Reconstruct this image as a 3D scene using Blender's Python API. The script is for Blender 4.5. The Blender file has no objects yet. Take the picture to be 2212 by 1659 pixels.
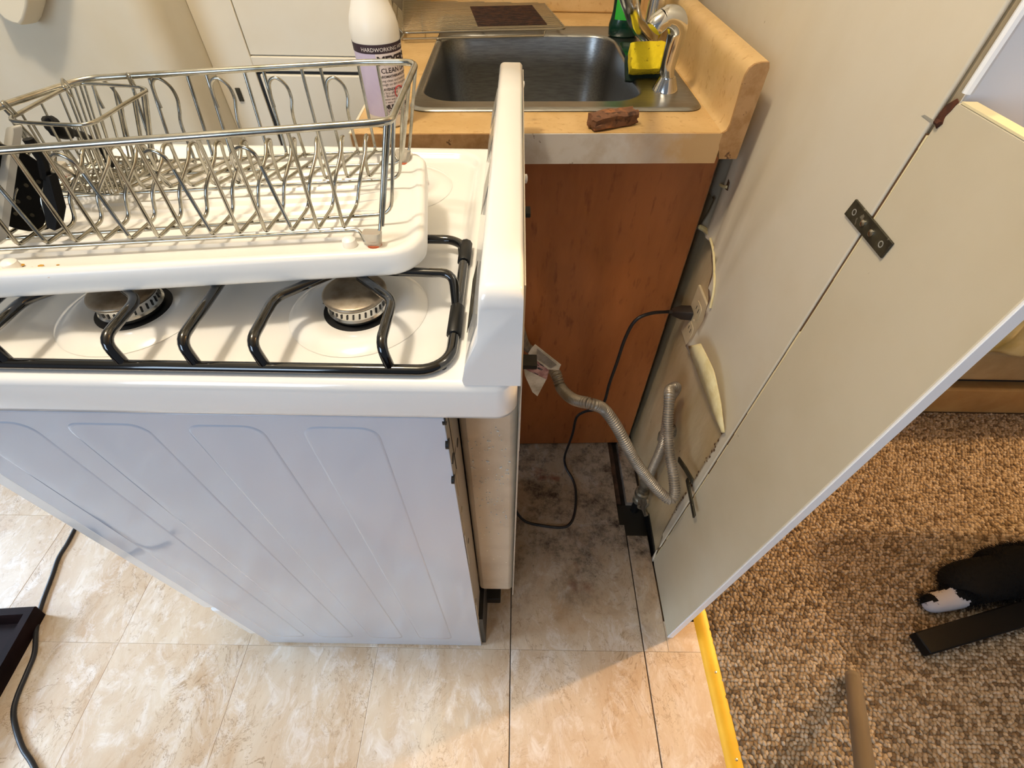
import bpy, bmesh, math, random
from mathutils import Vector, Matrix
V = Vector
random.seed(7)
C = bpy.context.scene.collection
SC = bpy.context.scene

# ------------------------------------------------------------------ camera
F, CX, CY = 1007.6, 1106.0, 829.5            # focal length and centre for a 2212 x 1659 frame
CAM = V((0, 0, 1.18))
_y = V((1125 - CX, -330 - CY, F)).normalized()      # where lines running away from the viewer meet
_z = -V((1092 - CX, 1705 - CY, F)).normalized()     # up
_z = (_z - _y * _z.dot(_y)).normalized()
_x = _y.cross(_z)
ROT = Matrix((_x, _y, _z))                   # camera (right, down, forward) -> world
cd = bpy.data.cameras.new('camera'); cam = bpy.data.objects.new('camera', cd); C.objects.link(cam)
cd.sensor_width = 36.0; cd.lens = F / 2212 * 36.0; cd.clip_start = 0.02
rx, ry, rz = ROT @ V((1, 0, 0)), ROT @ V((0, -1, 0)), ROT @ V((0, 0, -1))
cam.matrix_world = Matrix(((rx.x, ry.x, rz.x, CAM.x), (rx.y, ry.y, rz.y, CAM.y), (rx.z, ry.z, rz.z, CAM.z), (0, 0, 0, 1)))
SC.camera = cam

def ray(u, v): return ROT @ V((u - CX, v - CY, F))
def pz(u, v, z):
    d = ray(u, v); return CAM + d * ((z - CAM.z) / d.z)
def py(u, v, y):
    d = ray(u, v); return CAM + d * ((y - CAM.y) / d.y)
def px(u, v, x):
    d = ray(u, v); return CAM + d * ((x - CAM.x) / d.x)

# ------------------------------------------------------------------ light and exposure
SC.view_settings.view_transform = 'Standard'; SC.view_settings.look = 'None'
SC.view_settings.gamma = 1.0; SC.view_settings.use_curve_mapping = False
SC.view_settings.exposure = 0.12
SC.cycles.use_denoising = True
SC.cycles.max_bounces = 8
SC.cycles.sample_clamp_indirect = 6.0
w = bpy.data.worlds.new('world'); SC.world = w; w.use_nodes = True
w.node_tree.nodes['Background'].inputs[0].default_value = (0.80, 0.87, 1.0, 1)
w.node_tree.nodes['Background'].inputs[1].default_value = 0.19
def area(name, loc, target, sx, sy, power, col, spread=math.pi):
    l = bpy.data.lights.new(name, 'AREA'); l.shape = 'RECTANGLE'; l.size = sx; l.size_y = sy
    l.energy = power; l.color = col; l.spread = spread
    o = bpy.data.objects.new(name, l); C.objects.link(o); o.location = loc
    o.rotation_euler = (V(target) - V(loc)).to_track_quat('-Z', 'Y').to_euler()
    return o
def point(name, loc, power, col, r):
    l = bpy.data.lights.new(name, 'POINT'); l.energy = power; l.color = col; l.shadow_soft_size = r
    o = bpy.data.objects.new(name, l); C.objects.link(o); o.location = loc
    return o
WARM = (1.0, 0.87, 0.69)
point('ceiling_lamp', (-0.45, 0.30, 2.28), 41, WARM, 0.08)
point('living_room_lamp', (2.9, 1.25, 2.15), 310, (1.0, 0.62, 0.28), 0.05)
area('kitchen_window', (-1.5, -2.0, 1.45), (-0.1, 0.3, 0.5), 1.1, 1.2, 29, (0.62, 0.79, 1.0))
area('glass_door', (-2.9, -0.35, 1.0), (-1.0, -0.05, 0.0), .5, .8, 3.0, (0.58, 0.77, 1.0), math.radians(30))
area('glass_door_pane', (-2.9, 0.66, 1.0), (-1.25, 0.50, 0.0), .4, .8, 2.8, (0.60, 0.78, 1.0), math.radians(36))

# ------------------------------------------------------------------ materials
def lin(h):
    h = h.lstrip('#'); out = []
    for i in (0, 2, 4):
        c = int(h[i:i+2], 16) / 255
        out.append(c / 12.92 if c <= 0.04045 else ((c + 0.055) / 1.055) ** 2.4)
    return (*out, 1)
class NT:
    def __init__(s, m): s.n = m.node_tree.nodes; s.l = m.node_tree.links
    def add(s, t, **k):
        n = s.n.new(t)
        for a, b in k.items(): setattr(n, a, b)
        return n
    def link(s, a, b): s.l.new(a, b)
def M(name, base, rough=0.5, metal=0.0, coat=0.0, var=None, vscale=8.0, vlo=0.4, vhi=0.65, bump=0.0, bscale=60.0,
      stretch=(1, 1, 1), spot=None, sscale=40.0, slo=0.62, shi=0.68, trans=0.0, sub=0.0, aniso=0.0, rvar=0.0, coord='Object', spec=0.5, bdist=0.002, xgrad=None):
    m = bpy.data.materials.new(name); m.use_nodes = True; t = NT(m)
    p = t.n['Principled BSDF']
    p.inputs['Base Color'].default_value = lin(base); p.inputs['Roughness'].default_value = rough
    p.inputs['Metallic'].default_value = metal; p.inputs['Coat Weight'].default_value = coat; p.inputs['Coat Roughness'].default_value = 0.04
    p.inputs['Transmission Weight'].default_value = trans; p.inputs['Specular IOR Level'].default_value = spec
    if sub: p.inputs['Subsurface Weight'].default_value = sub; p.inputs['Subsurface Radius'].default_value = (.01, .01, .01)
    if aniso: p.inputs['Anisotropic'].default_value = aniso
    tc = t.add('ShaderNodeTexCoord'); mp = t.add('ShaderNodeMapping'); mp.inputs['Scale'].default_value = stretch
    t.link(tc.outputs[coord], mp.inputs['Vector'])
    col = None
    def noise(scale, detail=5, r=0.6):
        n = t.add('ShaderNodeTexNoise'); n.inputs['Scale'].default_value = scale; n.inputs['Detail'].default_value = detail; n.inputs['Roughness'].default_value = r
        t.link(mp.outputs[0], n.inputs['Vector']); return n
    def ramp(src, lo, hi):
        r = t.add('ShaderNodeMapRange'); r.inputs['From Min'].default_value = lo; r.inputs['From Max'].default_value = hi
        t.link(src, r.inputs['Value']); return r.outputs[0]
    def mix(fac, a, b):
        x = t.add('ShaderNodeMix', data_type='RGBA'); t.link(fac, x.inputs['Factor'])
        for s, i in ((a, 6), (b, 7)):
            if isinstance(s, str): x.inputs[i].default_value = lin(s)
            else: t.link(s, x.inputs[i])
        return x.outputs[2]
    if var:
        col = mix(ramp(noise(vscale).outputs['Fac'], vlo, vhi), base, var)
    if spot:
        col = mix(ramp(noise(sscale, 3).outputs['Fac'], slo, shi), col if col else base, spot)
    if xgrad:                                            # a second colour taking over along x
        sx = t.add('ShaderNodeSeparateXYZ'); t.link(tc.outputs[coord], sx.inputs[0])
        nz = t.add('ShaderNodeMath', operation='MULTIPLY_ADD'); t.link(noise(9).outputs['Fac'], nz.inputs[0]); nz.inputs[1].default_value = .30; t.link(sx.outputs[0], nz.inputs[2])
        col = mix(ramp(nz.outputs[0], xgrad[0] + .15, xgrad[1] + .15), col if col else base, xgrad[2])
    if col: t.link(col, p.inputs['Base Color'])
    if rvar:
        r = t.add('ShaderNodeMapRange'); r.inputs['To Min'].default_value = max(0, rough - rvar); r.inputs['To Max'].default_value = rough + rvar
        r.inputs['From Min'].default_value = .3; r.inputs['From Max'].default_value = .7
        t.link(noise(vscale * 2).outputs['Fac'], r.inputs['Value']); t.link(r.outputs[0], p.inputs['Roughness'])
    if bump:
        b = t.add('ShaderNodeBump'); b.inputs['Strength'].default_value = bump; b.inputs['Distance'].default_value = bdist
        t.link(noise(bscale).outputs['Fac'], b.inputs['Height']); t.link(b.outputs[0], p.inputs['Normal'])
    m['_'] = 0
    return m
MT = {}
def mk(key, *a, **k): MT[key] = M(key, *a, **k)
mk('enamel', '#F8F7F4', 0.16, coat=0.6, bump=0.02, bscale=25, bdist=0.001)
mk('enamel_side_shade', '#C5CEDD', 0.13, coat=0.8, bump=0.015, bscale=8, bdist=0.001)  # white enamel too; cool daylight and shade are put into its colour
mk('stove_rear', '#CFC4B0', 0.45, metal=0.35, var='#B7A994', vscale=9, spot='#F4EFE4', sscale=150, slo=.70, shi=.74)
mk('flange', '#BDB4A5', 0.45, metal=0.4)
mk('black', '#0B0B0C', 0.45)
mk('black_gloss', '#070708', 0.10, coat=0.8)
mk('rubber', '#15140F', 0.75, var='#2A2620', vscale=60)
mk('chrome', '#D6D6D4', 0.10, metal=1.0, rvar=0.03)
mk('wire', '#B9B7AE', 0.20, metal=1.0, var='#8F8A7C', vscale=40)
mk('burner_cap', '#A79D8E', 0.38, metal=0.75, var='#6B5B47', vscale=24, vlo=.42, vhi=.66, spot='#3A2A1C', sscale=30, slo=.66, shi=.76)
mk('burner_head', '#C9C8C4', 0.22, metal=1.0)
mk('tray', '#F6F4EF', 0.32, sub=0.1, spot='#B98A33', sscale=14, slo=.74, shi=.86)
mk('foot_clear', '#E4DCCB', 0.25, trans=0.55)
mk('rust', '#C2623B', 0.6, var='#8A3A22', vscale=60)
mk('counter', '#D2AF78', 0.42, var='#C49F66', vscale=14, spot='#B98F58', sscale=90, slo=.58, shi=.72)
mk('counter_edge', '#D6D2CF', 0.5, var='#BFB3A4', vscale=14, vlo=.45, vhi=.65, xgrad=(.15, .27, '#BE9B6C'), spot='#5E4632', sscale=55, slo=.68, shi=.73)
mk('particle', '#AC8558', 0.75, var='#977043', vscale=60, spot='#5E4024', sscale=70, slo=.66, shi=.70, bump=.3, bscale=120)
mk('steel', '#A2A2A0', 0.30, metal=1.0, var='#8C8C8A', vscale=30, stretch=(1, 12, 12), aniso=.4, bump=.04, bscale=200)
mk('ply', '#B56E3A', 0.45, var='#99592A', vscale=3.0, vlo=.35, vhi=.70, stretch=(5, 5, 1.1), spot='#7A3F1C', sscale=16, slo=.58, shi=.80, coat=.10, bump=.08, bscale=60)
mk('ply_edge', '#8E6A45', 0.8, var='#5A3C22', vscale=30)
mk('paint', '#DAD0BC', 0.55, var='#D2C5AB', vscale=3.0, bump=.06, bscale=25, spot='#A59878', sscale=45, slo=.76, shi=.79)
mk('plaster_old', '#CDB893', 0.5, var='#B99F74', vscale=8, spot='#6E5636', sscale=60, slo=.72, shi=.75, bump=.8, bscale=34, stretch=(1, 1, .4), coat=.3)
mk('plaster', '#DCD5C4', 0.7, var='#D6CBB2', vscale=2.5, bump=.35, bscale=18, spot='#8E8672', sscale=50, slo=.77, shi=.79)
mk('board', '#D2C7AF', 0.5, var='#C9BCA0', vscale=3, spot='#94835F', sscale=38, slo=.74, shi=.77, bump=.05, bscale=30)
mk('white_trim', '#FDFDFE', 0.45, spot='#6A6256', sscale=70, slo=.77, shi=.79)
mk('cream_edge', '#EBDDB2', 0.7)
mk('tear_edge', '#E8D9A8', 0.8, var='#D8C48C', vscale=40)
mk('crack', '#5E4328', 0.9)
mk('cupboard', '#E6DFCF', 0.5, var='#DED3BC', vscale=2)
mk('plate', '#D5C3A0', 0.4, var='#C8B48E', vscale=25)
mk('cord', '#17161A', 0.45)
mk('plug', '#2B2119', 0.55)
mk('hose', '#A59B8E', 0.36, metal=0.45, var='#8C8274', vscale=25)
mk('brass_dirty', '#9A917F', 0.5, metal=0.6, var='#5E5546', vscale=40)
mk('paper', '#F3F0E8', 0.8, var='#C2BBA8', vscale=30)
mk('paper_pink', '#DDB4B2', 0.8, var='#8A4F56', vscale=60)
mk('ink', '#4A4A55', 0.8)
mk('dark_steel', '#3A362C', 0.5, metal=0.5, var='#55503F', vscale=50, spot='#8B8676', sscale=80, slo=.62, shi=.66)
mk('screw', '#C9C7BE', 0.25, metal=1.0)
mk('rusty', '#5A2F1A', 0.9, var='#2E170D', vscale=80)
mk('brass_strip', '#CDAA2C', 0.45, metal=0.15, var='#C29C1C', vscale=12)
mk('subfloor', '#2B211B', 0.95, var='#15100C', vscale=20)
mk('baseboard_dark', '#4A3428', 0.8, var='#2A1C14', vscale=30)
mk('bottle_white', '#EDE8DE', 0.35, sub=.15)
mk('label_lavender', '#CFC4DC', 0.5, var='#C6B9D6', vscale=30)
mk('label_pink', '#E6D8D6', 0.5)
mk('label_dark', '#33202C', 0.5)
mk('ink_dark', '#2A1D22', 0.6)
mk('ink_white', '#EDE6E2', 0.6)
mk('label_red', '#B8343A', 0.5)
mk('green_plastic', '#0C3A2A', 0.18, trans=.35, coat=.3)
mk('label_green', '#2FA82E', 0.4)
mk('sponge', '#EBD21E', 0.9, var='#DCC012', vscale=20, bump=.9, bscale=90, spot='#A98F0C', sscale=110, slo=.64, shi=.69, bdist=.003)
mk('scour', '#12261B', 0.95, bump=.8, bscale=150)
mk('wood_rough', '#6F4B34', 0.85, var='#A5683A', vscale=28, vlo=.45, vhi=.6, spot='#3D2618', sscale=60, slo=.56, shi=.68, bump=.6, bscale=80)
mk('nylon_black', '#070708', 0.6, spec=.2)
mk('soot_wire', '#A89C86', 0.3, metal=.9)
mk('soot', '#2A150C', 0.6, metal=.2, var='#4A2A18', vscale=60)
mk('board_grey', '#9A978E', 0.35)
mk('cloth', '#EADFC6', 0.8, bump=.2, bscale=30)
mk('dark_box', '#1C0D0C', 0.6, var='#120707', vscale=20, spec=.08)
mk('sofa_base', '#B98F52', 0.85, var='#A87C42', vscale=10, bump=.2, bscale=200)
mk('sofa_cushion', '#B39A6C', 0.85, var='#A1875A', vscale=9, bump=.2, bscale=200)
mk('throw', '#C9BB86', 0.7, var='#B19A4E', vscale=12, bump=.2, bscale=90)
mk('sofa_gap_shade', '#2A2118', 0.9)  # dark tone paints the shadow in the gap under the cushion
mk('fur_black', '#0A0A0B', 0.8, spec=.15)
mk('fur_white', '#A5A5AC', 0.9)
mk('pole_grey', '#7F776C', 0.4, metal=.3, stretch=(1, 1, 1), var='#746C61', vscale=3)
mk('leg_black', '#0A0908', 0.55, spec=.2)
mk('slipper', '#3C4264', 0.9, bump=.6, bscale=120)
mk('ceiling_paint', '#E6DECB', 0.8)

# ------------------------------------------------------------------ geometry helpers
class MB:
    def __init__(s): s.b = bmesh.new()
    def box(s, x0, x1, y0, y1, z0, z1):
        v = [s.b.verts.new((x, y, z)) for z in (z0, z1) for y in (y0, y1) for x in (x0, x1)]
        for f in ((0, 2, 3, 1), (4, 5, 7, 6), (0, 1, 5, 4), (2, 6, 7, 3), (0, 4, 6, 2), (1, 3, 7, 5)):
            s.b.faces.new([v[i] for i in f])
        return s
    def hexa(s, p):                                  # eight points: bottom four, top four, counter-clockwise
        v = [s.b.verts.new(q) for q in p]
        for f in ((3, 2, 1, 0), (4, 5, 6, 7), (0, 1, 5, 4), (1, 2, 6, 5), (2, 3, 7, 6), (3, 0, 4, 7)):
            s.b.faces.new([v[i] for i in f])
        return s
    def prism(s, pts, d):                            # polygon extruded along d
        d = V(d); a = [s.b.verts.new(p) for p in pts]; c = [s.b.verts.new(V(p) + d) for p in pts]
        s.b.faces.new(a[::-1]); s.b.faces.new(c); n = len(a)
        for i in range(n): s.b.faces.new((a[i], a[(i+1) % n], c[(i+1) % n], c[i]))
        return s
    def loft(s, loops, cap0=True, cap1=True):
        rs = [[s.b.verts.new(p) for p in L] for L in loops]; n = len(rs[0])
        for A, B_ in zip(rs, rs[1:]):
            for i in range(n): s.b.faces.new((A[i], A[(i+1) % n], B_[(i+1) % n], B_[i]))
        if cap0: s.b.faces.new(rs[0][::-1])
        if cap1: s.b.faces.new(rs[-1])
        return s
    def lathe(s, c, prof, n=32, axis='Z', cap0=True, cap1=True):   # prof: (radius, height)
        c = V(c); L = []
        for r, h in prof:
            ring = []
            for i in range(n):
                a = 2 * math.pi * i / n
                p = V((r * math.cos(a), r * math.sin(a), h))
                if axis == 'X': p = V((p.z, p.x, p.y))
                if axis == 'Y': p = V((p.y, p.z, p.x))
                ring.append(c + p)
            L.append(ring)
        return s.loft(L, cap0, cap1)
    def tube(s, pts, r, n=8, closed=False, cap=True):
        pts = [V(p) for p in pts]; N = len(pts)
        if N < 2: return s
        T = []
        for i in range(N):
            a = pts[i-1] if (i or closed) else pts[0]; b = pts[(i+1) % N] if (i < N-1 or closed) else pts[-1]
            t = b - a; T.append(t.normalized() if t.length > 1e-9 else V((0, 0, 1)))
        u = T[0].orthogonal().normalized(); rings = []
        for i in range(N):
            u = u - T[i] * u.dot(T[i])
            if u.length < 1e-6: u = T[i].orthogonal()
            u.normalize(); v = T[i].cross(u); rr = r[i] if isinstance(r, (list, tuple)) else r
            rings.append([s.b.verts.new(pts[i] + (u * math.cos(2*math.pi*k/n) + v * math.sin(2*math.pi*k/n)) * rr) for k in range(n)])
        for i in range(N if closed else N-1):
            A, B_ = rings[i], rings[(i+1) % N]
            off = 0
            if closed and i == N-1:
                off = min(range(n), key=lambda o: sum((A[k].co - B_[(k+o) % n].co).length for k in range(n)))
            for k in range(n): s.b.faces.new((A[k], A[(k+1) % n], B_[(k+1+off) % n], B_[(k+off) % n]))
        if cap and not closed: s.b.faces.new(rings[0][::-1]); s.b.faces.new(rings[-1])
        return s
    def ball(s, c, r, u=16, v=10, sc=(1, 1, 1), rot=None):
        m = Matrix.Translation(V(c)) @ (rot.to_4x4() if rot else Matrix()) @ Matrix.Diagonal((*[r * k for k in sc], 1))
        bmesh.ops.create_uvsphere(s.b, u_segments=u, v_segments=v, radius=1, matrix=m); return s
    def quad(s, *p): s.b.faces.new([s.b.verts.new(q) for q in p]); return s
    def done(s, name, m, parent=None, bevel=0, seg=2, smooth=True, ang=38, solid=0, soff=-1):
        bmesh.ops.recalc_face_normals(s.b, faces=s.b.faces)
        me = bpy.data.meshes.new(name); s.b.to_mesh(me); s.b.free()
        for k in (m if isinstance(m, (list, tuple)) else [m]): me.materials.append(MT[k])
        if smooth:
            me.polygons.foreach_set('use_smooth', [True] * len(me.polygons)); me.set_sharp_from_angle(angle=math.radians(ang))
        o = bpy.data.objects.new(name, me); C.objects.link(o)
        if solid:
            q = o.modifiers.new('solid', 'SOLIDIFY'); q.thickness = solid; q.offset = soff
        if bevel:
            q = o.modifiers.new('bevel', 'BEVEL'); q.width = bevel; q.segments = seg; q.limit_method = 'ANGLE'; q.angle_limit = math.radians(40)
            q.harden_normals = False
        if parent: put(o, parent)
        return o
def base_of(o):
    m = Matrix.Identity(4)
    while o: m = Matrix.Translation(o.location) @ m; o = o.parent
    return m
def put(o, parent):                                   # meshes are drawn in room coordinates
    o.parent = parent
    loc = V((0, 0, 0)); q = parent
    while q:
        if q.type == 'EMPTY': loc += q.location
        q = q.parent
    o.matrix_parent_inverse = Matrix.Translation(-loc) if parent.type == 'EMPTY' else Matrix()
    return o
def thing(name, label, cat, loc, group=None):
    o = bpy.data.objects.new(name, None); C.objects.link(o); o.location = loc; o.empty_display_size = .05
    o['label'] = label; o['category'] = cat
    if group: o['group'] = group
    return o
def tag(o, label, cat, group=None):
    o['label'] = label; o['category'] = cat
    if group: o['group'] = group
    return o
def struct(o): o['kind'] = 'structure'; return o
def cat_rom(pts, k=8, closed=False):
    P = [V(p) for p in pts]; n = len(P); out = []
    for i in range(n if closed else n-1):
        a = P[i-1] if (i or closed) else P[0] * 2 - P[1]; b = P[i]; c = P[(i+1) % n]
        d = P[(i+2) % n] if (i+2 < n or closed) else P[-1] * 2 - P[-2]
        for j in range(k):
            t = j / k
            out.append(.5 * ((2*b) + (c-a)*t + (2*a-5*b+4*c-d)*t*t + (3*b-a-3*c+d)*t**3))
    if not closed: out.append(P[-1])
    return out
def fillet(pts, r, k=4, closed=False):
    P = [V(p) for p in pts]; n = len(P); out = []
    for i in range(n):
        if not closed and i in (0, n-1): out.append(P[i]); continue
        a, b, c = P[i-1], P[i], P[(i+1) % n]
        la, lc = (a-b).length, (c-b).length
        q = min(r, la*.49, lc*.49)
        s, e = b + (a-b).normalized()*q, b + (c-b).normalized()*q
        for j in range(k+1):
            t = j/k; out.append(s*(1-t)**2 + b*2*t*(1-t) + e*t*t)
    return out
def rrect(x0, x1, y0, y1, r, z, k=6):
    out = []
    for cx, cy, a0 in ((x1-r, y1-r, 0), (x0+r, y1-r, 90), (x0+r, y0+r, 180), (x1-r, y0+r, 270)):
        for j in range(k+1):
            a = math.radians(a0 + 90*j/k); out.append(V((cx + r*math.cos(a), cy + r*math.sin(a), z)))
    return out
def text_mesh(name, s, size, m, parent, mapf, depth=0.0, bold=0.0):
    cu = bpy.data.curves.new(name, 'FONT'); cu.body = s; cu.size = size; cu.resolution_u = 2; cu.offset = bold
    o = bpy.data.objects.new(name, cu); C.objects.link(o)
    dg = bpy.context.evaluated_depsgraph_get(); me = bpy.data.meshes.new_from_object(o.evaluated_get(dg))
    bpy.data.objects.remove(o); bpy.data.curves.remove(cu)
    bm = bmesh.new(); bm.from_mesh(me); bpy.data.meshes.remove(me)
    xs = [v.co.x for v in bm.verts]
    if xs:
        x = min(xs) + size*.25
        while x < max(xs):
            g = bm.verts[:] + bm.edges[:] + bm.faces[:]
            bmesh.ops.bisect_plane(bm, geom=g, plane_co=(x, 0, 0), plane_no=(1, 0, 0)); x += size*.4
    for v in bm.verts: v.co = mapf(v.co.x, v.co.y)
    q = MB(); q.b.free(); q.b = bm
    me = bpy.data.meshes.new(name); bm.to_mesh(me); bm.free(); me.materials.append(MT[m])
    ob = bpy.data.objects.new(name, me); C.objects.link(ob)
    return put(ob, parent)
# ------------------------------------------------------------------ special materials
def tile_material():
    m = bpy.data.materials.new('vinyl_tile'); m.use_nodes = True; t = NT(m); p = t.n['Principled BSDF']
    g = t.add('ShaderNodeNewGeometry'); oi = t.add('ShaderNodeObjectInfo')
    off = t.add('ShaderNodeVectorMath', operation='SCALE'); off.inputs[0].default_value = (7.3, 3.1, 5.7); t.link(oi.outputs['Random'], off.inputs['Scale'])
    ad = t.add('ShaderNodeVectorMath', operation='ADD'); t.link(g.outputs['Position'], ad.inputs[0]); t.link(off.outputs[0], ad.inputs[1])
    st = t.add('ShaderNodeMapping'); st.inputs['Scale'].default_value = (1.25, .8, 1); st.inputs['Rotation'].default_value = (0, 0, .5); t.link(ad.outputs[0], st.inputs[0])
    def noise(src, sc, d=6, r=.6, dist=0):
        n = t.add('ShaderNodeTexNoise'); n.inputs['Scale'].default_value = sc; n.inputs['Detail'].default_value = d
        n.inputs['Roughness'].default_value = r; n.inputs['Distortion'].default_value = dist; t.link(src, n.inputs['Vector']); return n.outputs['Fac']
    def rng(src, a, b, c=0, d=1):
        r = t.add('ShaderNodeMapRange'); r.inputs[1].default_value = a; r.inputs[2].default_value = b; r.inputs[3].default_value = c; r.inputs[4].default_value = d
        t.link(src, r.inputs[0]); return r.outputs[0]
    def mix(f, a, b):
        x = t.add('ShaderNodeMix', data_type='RGBA'); t.link(f, x.inputs['Factor'])
        for s, i in ((a, 6), (b, 7)):
            if isinstance(s, str): x.inputs[i].default_value = lin(s)
            else: t.link(s, x.inputs[i])
        return x.outputs[2]
    def math_(op, a, b):
        x = t.add('ShaderNodeMath', operation=op)
        for s, i in ((a, 0), (b, 1)):
            if isinstance(s, (int, float)): x.inputs[i].default_value = s
            else: t.link(s, x.inputs[i])
        return x.outputs[0]
    S = st.outputs[0]
    c = mix(rng(noise(S, 5.5, 8, .66, .8), .36, .66), '#CDBCA6', '#B59878')
    c = mix(rng(noise(S, 19, 9, .74, .8), .49, .68), c, '#D9CFC5')
    c = mix(rng(noise(S, 46, 7, .7, 1.4), .56, .74), c, '#A2876A')
    rid = math_('ABSOLUTE', math_('SUBTRACT', noise(S, 9, 5, .7, 2.0), .5), 0)
    c = mix(math_('MULTIPLY', rng(rid, 0.0, .014, .75, 0), rng(noise(S, 4, 3), .45, .56)), c, '#85694A')
    # grime where the range stood, its colour deepened to carry the gap's shade
    sp = t.add('ShaderNodeSeparateXYZ'); t.link(g.outputs['Position'], sp.inputs[0])
    P = g.outputs['Position']
    wob = math_('MULTIPLY', math_('SUBTRACT', noise(P, 6, 4), .5), .30)
    zone = math_('MULTIPLY', rng(math_('ADD', sp.outputs['Y'], wob), .27, .48), rng(math_('ADD', sp.outputs['X'], wob), -.10, .02))
    zone = math_('MULTIPLY', zone, rng(sp.outputs['Y'], 1.0, .85))
    c = mix(math_('MULTIPLY', zone, .66), c, '#72645A')
    c = mix(math_('MULTIPLY', zone, rng(noise(P, 9, 9, .82), .47, .62)), c, '#352922')
    c = mix(math_('MULTIPLY', zone, rng(noise(P, 48, 6, .75), .60, .70)), c, '#241A14')
    c = mix(math_('MULTIPLY', zone, rng(noise(P, 8.3, 4, .6), .60, .68, 0, .8)), c, '#6E3A26')
    t.link(c, p.inputs['Base Color'])
    t.link(rng(noise(S, 20), .3, .7, .30, .46), p.inputs['Roughness'])
    b = t.add('ShaderNodeBump'); b.inputs['Strength'].default_value = .45; b.inputs['Distance'].default_value = .0015
    t.link(noise(S, 16, 8, .65, .8), b.inputs['Height']); t.link(b.outputs[0], p.inputs['Normal'])
    MT['tile'] = m
tile_material()
def carpet_material():
    m = bpy.data.materials.new('carpet_loops'); m.use_nodes = True; t = NT(m); p = t.n['Principled BSDF']
    a = t.add('ShaderNodeVertexColor'); a.layer_name = 'Col'; t.link(a.outputs[0], p.inputs['Base Color'])
    p.inputs['Roughness'].default_value = .95; p.inputs['Specular IOR Level'].default_value = .1
    MT['carpet'] = m
carpet_material()

# ------------------------------------------------------------------ floor: one object per tile
floor = struct(MB().box(-3.0, .436, -2.2, 2.0, -.045, -.020).done('floor', 'subfloor'))
TX = [-2.05, -1.757, -1.462, -1.168, -.873, -.582, -.291, .006, .306, .434]
TY = [-.955, -.657, -.359, -.061, .237, .535, .833]
def tile(x0, x1, y0, y1, ch=.0009):
    L = [[V((x0+i, y0+i, z)), V((x1-i, y0+i, z)), V((x1-i, y1-i, z)), V((x0+i, y1-i, z))] for i, z in ((0, -.020), (0, -.0005), (ch, 0))]
    return MB().loft(L).done('tile', 'tile', floor, smooth=False)
for i in range(len(TX) - 1):
    for j in range(len(TY) - 1):
        x0, x1, y0, y1 = TX[i], TX[i+1], TY[j], TY[j+1]
        gl = {7: .0010, 8: .0014}.get(i, .00012); gr = {6: .0010, 7: .0014}.get(i, .00012)
        if i == 8 and j >= 4:
            if j == 4: tile(x0 + gl, .3610, y0 + .0003, .506, .001); tile(.3616, x1 - gr, y0 + .0003, .300, .001)
            else: tile(.321, .358, .600, .800, .001)
            continue
        if i == 7 and j == 5: x1, gr = .292, 0
        tile(x0 + gl, x1 - gr, y0 + .00012, y1 - .00012)
MB().box(.294, .306, .60, .805, -.020, -.008).done('baseboard_strip', 'baseboard_dark', floor)
MB().box(.290, .372, .506, .600, -.020, -.018).done('floor_hole', 'black', floor)

# ------------------------------------------------------------------ right wall with its torn skin, bare board and trim
WX = .364
wall = struct(MB().box(.3705, .50, .4475, 1.95, -.02, 2.40).done('wall_right', 'plaster_old'))
MB().box(.3770, .50, .4415, .4475, .0, 2.40).done('jamb_face', 'white_trim', wall, bevel=.002)
MB().tube([(.3735, .4405, 1.05), (.3735, .4405, 2.40)], .004, 8).done('corner_bead', 'white_trim', wall)
def wy(u, v, x=WX):
    q = px(u, v, x); return (q.y, q.z)
tear = [wy(*p) for p in ((1412, 1213), (1424, 1180), (1432, 1150), (1462, 1092), (1500, 1035), (1535, 978), (1562, 935),
        (1545, 902), (1533, 868), (1520, 838), (1508, 800), (1499, 780), (1496, 762), (1489, 748), (1508, 722), (1524, 690), (1533, 655),
        (1536, 620), (1541, 590), (1543, 560), (1541, 530), (1535, 512), (1527, 500), (1516, 492))]
tear += [(.815, .705), (.822, .76), (1.95, .78), (1.95, 2.40), (.4475, 2.40), (.4475, .002)]
def sheet():
    m = MB(); m.b.faces.new([m.b.verts.new((WX, y, z)) for y, z in tear])
    for ax, lo, hi, st in ((1, .45, .86, .012), (2, .02, 1.0, .03)):
        k = lo
        while k < hi:
            no = [0, 0, 0]; no[ax] = 1; co = [0, 0, 0]; co[ax] = k
            bmesh.ops.bisect_plane(m.b, geom=m.b.verts[:] + m.b.edges[:] + m.b.faces[:], plane_co=co, plane_no=no); k += st
    bmesh.ops.triangulate(m.b, faces=m.b.faces)
    def gauss(x, s): return math.exp(-(x/s)**2)
    for v in m.b.verts:
        y, z = v.co.y, v.co.z
        if z > 1.0: continue
        f = max(0, min(1, (1.0 - z)/.25)) * max(0, min(1, (z - .30)/.2))
        d = 0
        for y0, sl, a, s in ((.775, .10, .0045, .011), (.735, .02, .0035, .012), (.700, -.12, .003, .014), (.655, -.30, .002, .02)):
            d += 1.7 * a * gauss(y - (y0 + sl*(z - .7)), s)
        e = .007 * gauss(y - .69, .05) * gauss(z - .52, .06) + .012 * max(0, (y - .765)/.05) * gauss(z - .705, .03) + .004 * gauss(y - .53, .05) * gauss(z - .51, .03)
        v.co.x -= d*f + e
    o = m.done('wall_sheet', 'paint', wall, solid=.0035, soff=-1, ang=60)
    o.modifiers['solid'].offset = -1 if sum(p.normal.x for p in o.data.polygons) < 0 else 1; return o
sheet()
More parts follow.
